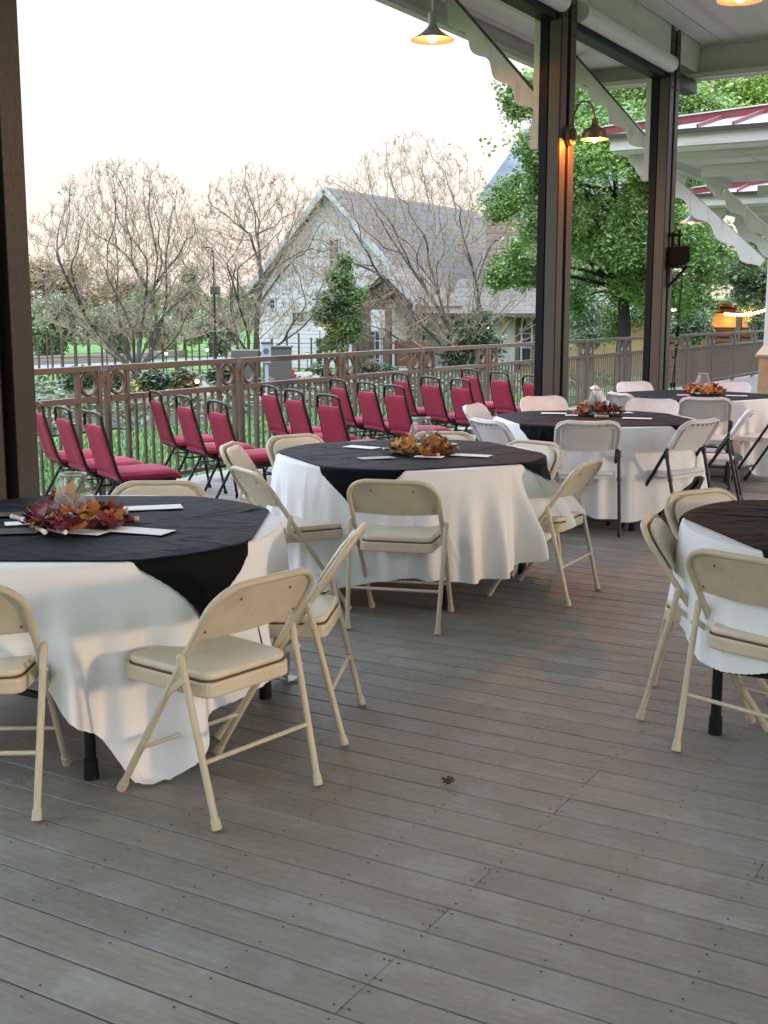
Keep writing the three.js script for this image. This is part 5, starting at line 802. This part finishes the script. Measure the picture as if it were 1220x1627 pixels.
{ // bulb strings
  const a = atD(1150, 495, 40), b = atD(1230, 484, 38), s = thing('string_lights', 'string of warm bulbs along the cabin eave at the right', 'string lights', [a.x, a.y, a.z]); const d = V().subVectors(b, a), P = []; for (let i = 0; i <= 10; i++) { const t = i / 10; P.push(V(d.x * t, d.y * t - 0.12 * Math.sin(Math.PI * t), d.z * t)); } part('wire', sweep(P, 0.012, 5), M.black, s);
  for (let i = 0; i < 15; i++) { const t = (i + 0.5) / 15; part('bulb', new THREE.SphereGeometry(0.05, 8, 6).translate(d.x * t, d.y * t - 0.12 * Math.sin(Math.PI * t) - 0.07, d.z * t), M.bulbDim, s); }
  const l = new THREE.PointLight(0xffb060, 1.5, 0, 2); l.position.set(d.x * 0.5, d.y * 0.5 - 0.2, d.z * 0.5); l.castShadow = true; s.add(l);
  const a2 = atD(1066, 489, 42), b2 = atD(1092, 487, 42), s2 = thing('string_lights', 'short run of warm bulbs just right of the far post', 'string lights', [a2.x, a2.y, a2.z]), e = V().subVectors(b2, a2); part('wire', sweep([V(), e.clone().multiplyScalar(0.5).add(V(0, -0.04, 0)), e], 0.012, 5), M.black, s2); for (let i = 0; i < 5; i++) part('bulb', new THREE.SphereGeometry(0.05, 8, 6).translate(e.x * (i + 0.5) / 5, e.y * (i + 0.5) / 5 - 0.08, e.z * (i + 0.5) / 5), M.bulbDim, s2);
}
// ------------------------------------------------------------------ garden pieces beyond the railing
{
  const f = thing('garden_fence', 'thin wooden post and wire fence across the garden in front of the road', 'fence'); const r = RNG(71), pts = [];
  for (let px = 56; px < 660; px += 15 + 9 * r()) { const d = 41 + (px - 56) / 600 * 8, p = foot(px, d); pts.push(p); const h = (px < 440 ? 1.55 : 1.65) + 0.25 * r(); part('post', new THREE.CylinderGeometry(0.035, 0.045, h, 7).translate(p.x, p.y + h / 2, p.z), M.post, f); }
  for (const y of [0.5, 1.0, 1.45]) part('wire', sweep(pts.map(p => V(p.x, p.y + y, p.z)), 0.008, 4), M.steel, f);
  const f2 = thing('garden_fence', 'second row of slender wooden stakes nearer the road, far left', 'fence'); for (let px = 62; px < 330; px += 17 + 12 * r()) { const p = foot(px, 50 + r() * 5), h = 1.7 + 0.5 * r(); part('post', new THREE.CylinderGeometry(0.03, 0.04, h, 6).translate(p.x, p.y + h / 2, p.z), M.post, f2); }
}
{ const a = foot(30, 72), b = foot(190, 76), c = foot(300, 84); const t = thing('low_wall', 'pale low stone wall along the far side of the road', 'wall'); part('wall', merge([bar(a.clone().setY(-1.3), b.clone().setY(-1.3), 0.5, 0.6), bar(b.clone().setY(-1.3), c.clone().setY(-1.3), 0.45, 0.55)]), M.paleWall, t); }
{ const a = onGround(62, 652), b = onGround(150, 650), c = onGround(240, 655); const t = thing('garden_edging', 'low grey board edging between the lawn and the planting bed', 'edging'); part('board', merge([bar(a.clone().setY(a.y + 0.15), b.clone().setY(b.y + 0.15), 0.06, 0.36), bar(b.clone().setY(b.y + 0.12), c.clone().setY(c.y + 0.12), 0.055, 0.3)]), M.paleWall, t); }
{ const p = foot(415, 33); const t = thing('utility_cabinet', 'grey green utility cabinets behind the second bare tree', 'utility box', [p.x, p.y, p.z], YAW); part('cabinet', rbox(0.75, 1.25, 0.5, -0.35, 0.62, 0, 0.03), M.greyBox, t); part('cabinet', rbox(0.75, 1.3, 0.5, 0.5, 0.65, -0.1, 0.03), M.greyBox, t); part('lid', rbox(0.82, 0.06, 0.56, 0.5, 1.32, -0.1, 0.02), M.greyBox, t);
  const m = foot(427, 31.5), t2 = thing('electric_meter', 'pale blue electric meter on a post before the grey cabinets', 'electric meter', [m.x, m.y, m.z], YAW); part('post', box(0.09, 1.0, 0.07, 0, 0.5, 0), M.meter, t2); part('housing', rbox(0.24, 0.5, 0.14, 0, 1.15, 0.02, 0.02), M.meter, t2); part('hood', rbox(0.26, 0.05, 0.18, 0, 1.43, 0.03, 0.01), M.greyBox, t2); part('dial', new THREE.CylinderGeometry(0.07, 0.07, 0.05, 16).rotateX(Math.PI / 2).translate(0, 1.22, 0.1), M.greyBox, t2);
  const h = foot(465, 36), t3 = thing('fire_hydrant', 'dark red fire hydrant beyond the railing, left of the small green tree', 'hydrant', [h.x, h.y, h.z]); part('barrel', new THREE.LatheGeometry([[0.0, 0.74], [0.05, 0.73], [0.10, 0.66], [0.115, 0.6], [0.095, 0.59], [0.09, 0.12], [0.13, 0.1], [0.13, 0]].map(q => new THREE.Vector2(...q)), 18), M.hydrant, t3); for (const s of [-1, 1]) part('outlet', new THREE.CylinderGeometry(0.05, 0.055, 0.09, 12).rotateZ(Math.PI / 2).translate(s * 0.12, 0.46, 0), M.hydrant, t3);
}
[[485, 588, 37, 0.5, 'grey rounded boulder beside the red hydrant'], [262, 606, 28.5, 0.34, 'pale boulder between the first two bare trees'], [312, 588, 30, 0.45, 'pale boulder left of the garden lights'], [345, 604, 27, 0.3, 'small boulder in the bed by the garden lights']].forEach(([px, py, d, s, lab], i) => { const b = foot(px, d), g = new THREE.IcosahedronGeometry(s, 3), a = g.attributes.position; for (let k = 0; k < a.count; k++) { const v = V(a.getX(k), a.getY(k), a.getZ(k)), n = 0.75 + 0.5 * fbm(v.x / s * 1.5 + 9 + i, v.y / s * 1.5 + v.z / s + 5, 256, 3); a.setXYZ(k, v.x * n * 1.25, v.y * n * 0.75, v.z * n); } g.computeVertexNormals(); const m = part('boulder', g, M.paleWall, scene); m.name = numbered('boulder'); m.position.set(b.x, b.y + s * 0.35, b.z); tag(m, lab, 'boulder'); });
[[203, 610, 27, 'tiny lit garden light left of the first bare trunk'], [313, 606, 28, 'tiny lit garden light under the middle of the railing gap'], [264, 562, 40, 'tiny lit lantern behind the second bare tree'], [329, 556, 43, 'tiny lit lantern left of the utility cabinets'], [488, 564, 45, 'tiny lit lantern at the white house corner'], [508, 522, 49, 'tiny warm light in the small green tree'], [775, 520, 55, 'tiny lit porch light on the honey coloured wing']].forEach(([px, py, d, lab]) => { const p = atD(px, py, d), gy = groundY(p.x, p.z), t = thing('garden_light', lab, 'garden light', [p.x, p.y, p.z], 0, undefined); part('bulb', new THREE.SphereGeometry(0.05, 10, 8), M.bulbDim, t); part('stake', rod(V(0, -0.05, 0), V(0, gy - p.y, 0), 0.015, 0.015, 6), M.black, t); part('hood', new THREE.ConeGeometry(0.09, 0.06, 12).translate(0, 0.08, 0), M.black, t); const l = new THREE.PointLight(0xffb060, 0.6, 0, 2); l.position.set(0, 0, 0); l.castShadow = true; t.add(l); });
{ const p = foot(348, 44); const t = thing('street_lamp', 'slender grey street lamp with a boxy head between the bare trees', 'street lamp', [p.x, p.y, p.z]); const H = atD(348, 393, 44).y - p.y; part('pole', rod(V(0, 0, 0), V(0, H - 0.4, 0), 0.05, 0.035, 10), M.gunmetal, t); part('arm', sweep(arcPts([V(0, H - 0.45, 0), V(0, H, 0), V(-0.45, H, 0.1)], 0.3, 6), 0.025, 8), M.gunmetal, t); part('lamp_head', rbox(0.34, 0.3, 0.22, 0.05, H - 1.5, 0, 0.04), M.greyBox, t); }
{ // paving strip in front of the porch
  const a = onGround(540, 612), b = onGround(705, 603), c = onGround(700, 592), d = onGround(545, 599); const P = [], U = []; for (const v of [a, b, d, b, c, d]) { P.push(v.x, groundY(v.x, v.z) + 0.045, v.z); U.push(v.x / 2, v.z / 2); } const g = new THREE.BufferGeometry(); g.setAttribute('position', new THREE.Float32BufferAttribute(P, 3)); g.setAttribute('uv', new THREE.Float32BufferAttribute(U, 2)); g.computeVertexNormals(); struct('path', g, mat([0.36, 0.24, 0.21], 0.9, { map: T.stone }));
}
// ------------------------------------------------------------------ the sun side, out of the frame: a hedge and a hall, both added unseen to block the low sun
{
  const h = thing('added_hedge', 'long hedge added out of view to block low sun on the deck', 'hedge', [9.2, 0, -6]); const L = []; const r = RNG(88); for (let z = -12; z <= 12; z += 0.6) L.push({ p: V(0, 0.25 + 0.35 * r(), z), r: 0.75 }); const im = crown(h, L, 6500, G1, sprayGeo.oak, 601, 1.2); part('added_hedge_core', rbox(0.8, 1.5, 25, 0, 0.3, 0, 0.2), mat([0.03, 0.05, 0.02], 0.95), h);
  const b = thing('added_hall', 'long plain hall added out of view to shade house and garden', 'building', [16, 0, -46]); part('wall', box(8, 6, 54, 4, 2.5, 0), M.siding, b); const s = new THREE.Shape([[-0.6, 5.4], [4, 8.2], [8.6, 5.4], [4, 7.9]].map(p => new THREE.Vector2(...p))); part('roof', new THREE.ExtrudeGeometry(s, { depth: 55, bevelEnabled: false }).translate(0, 0, -27.5), M.shingle, b); for (let z = -24; z <= 24; z += 6) { const f = part('window', box(0.08, 1.8, 1.4, -0.02, 1.6, z), M.trim, b); part('pane', box(0.04, 1.6, 1.2, -0.06, 1.6, z), M.window, f); }
}
renderer.render(scene, camera);
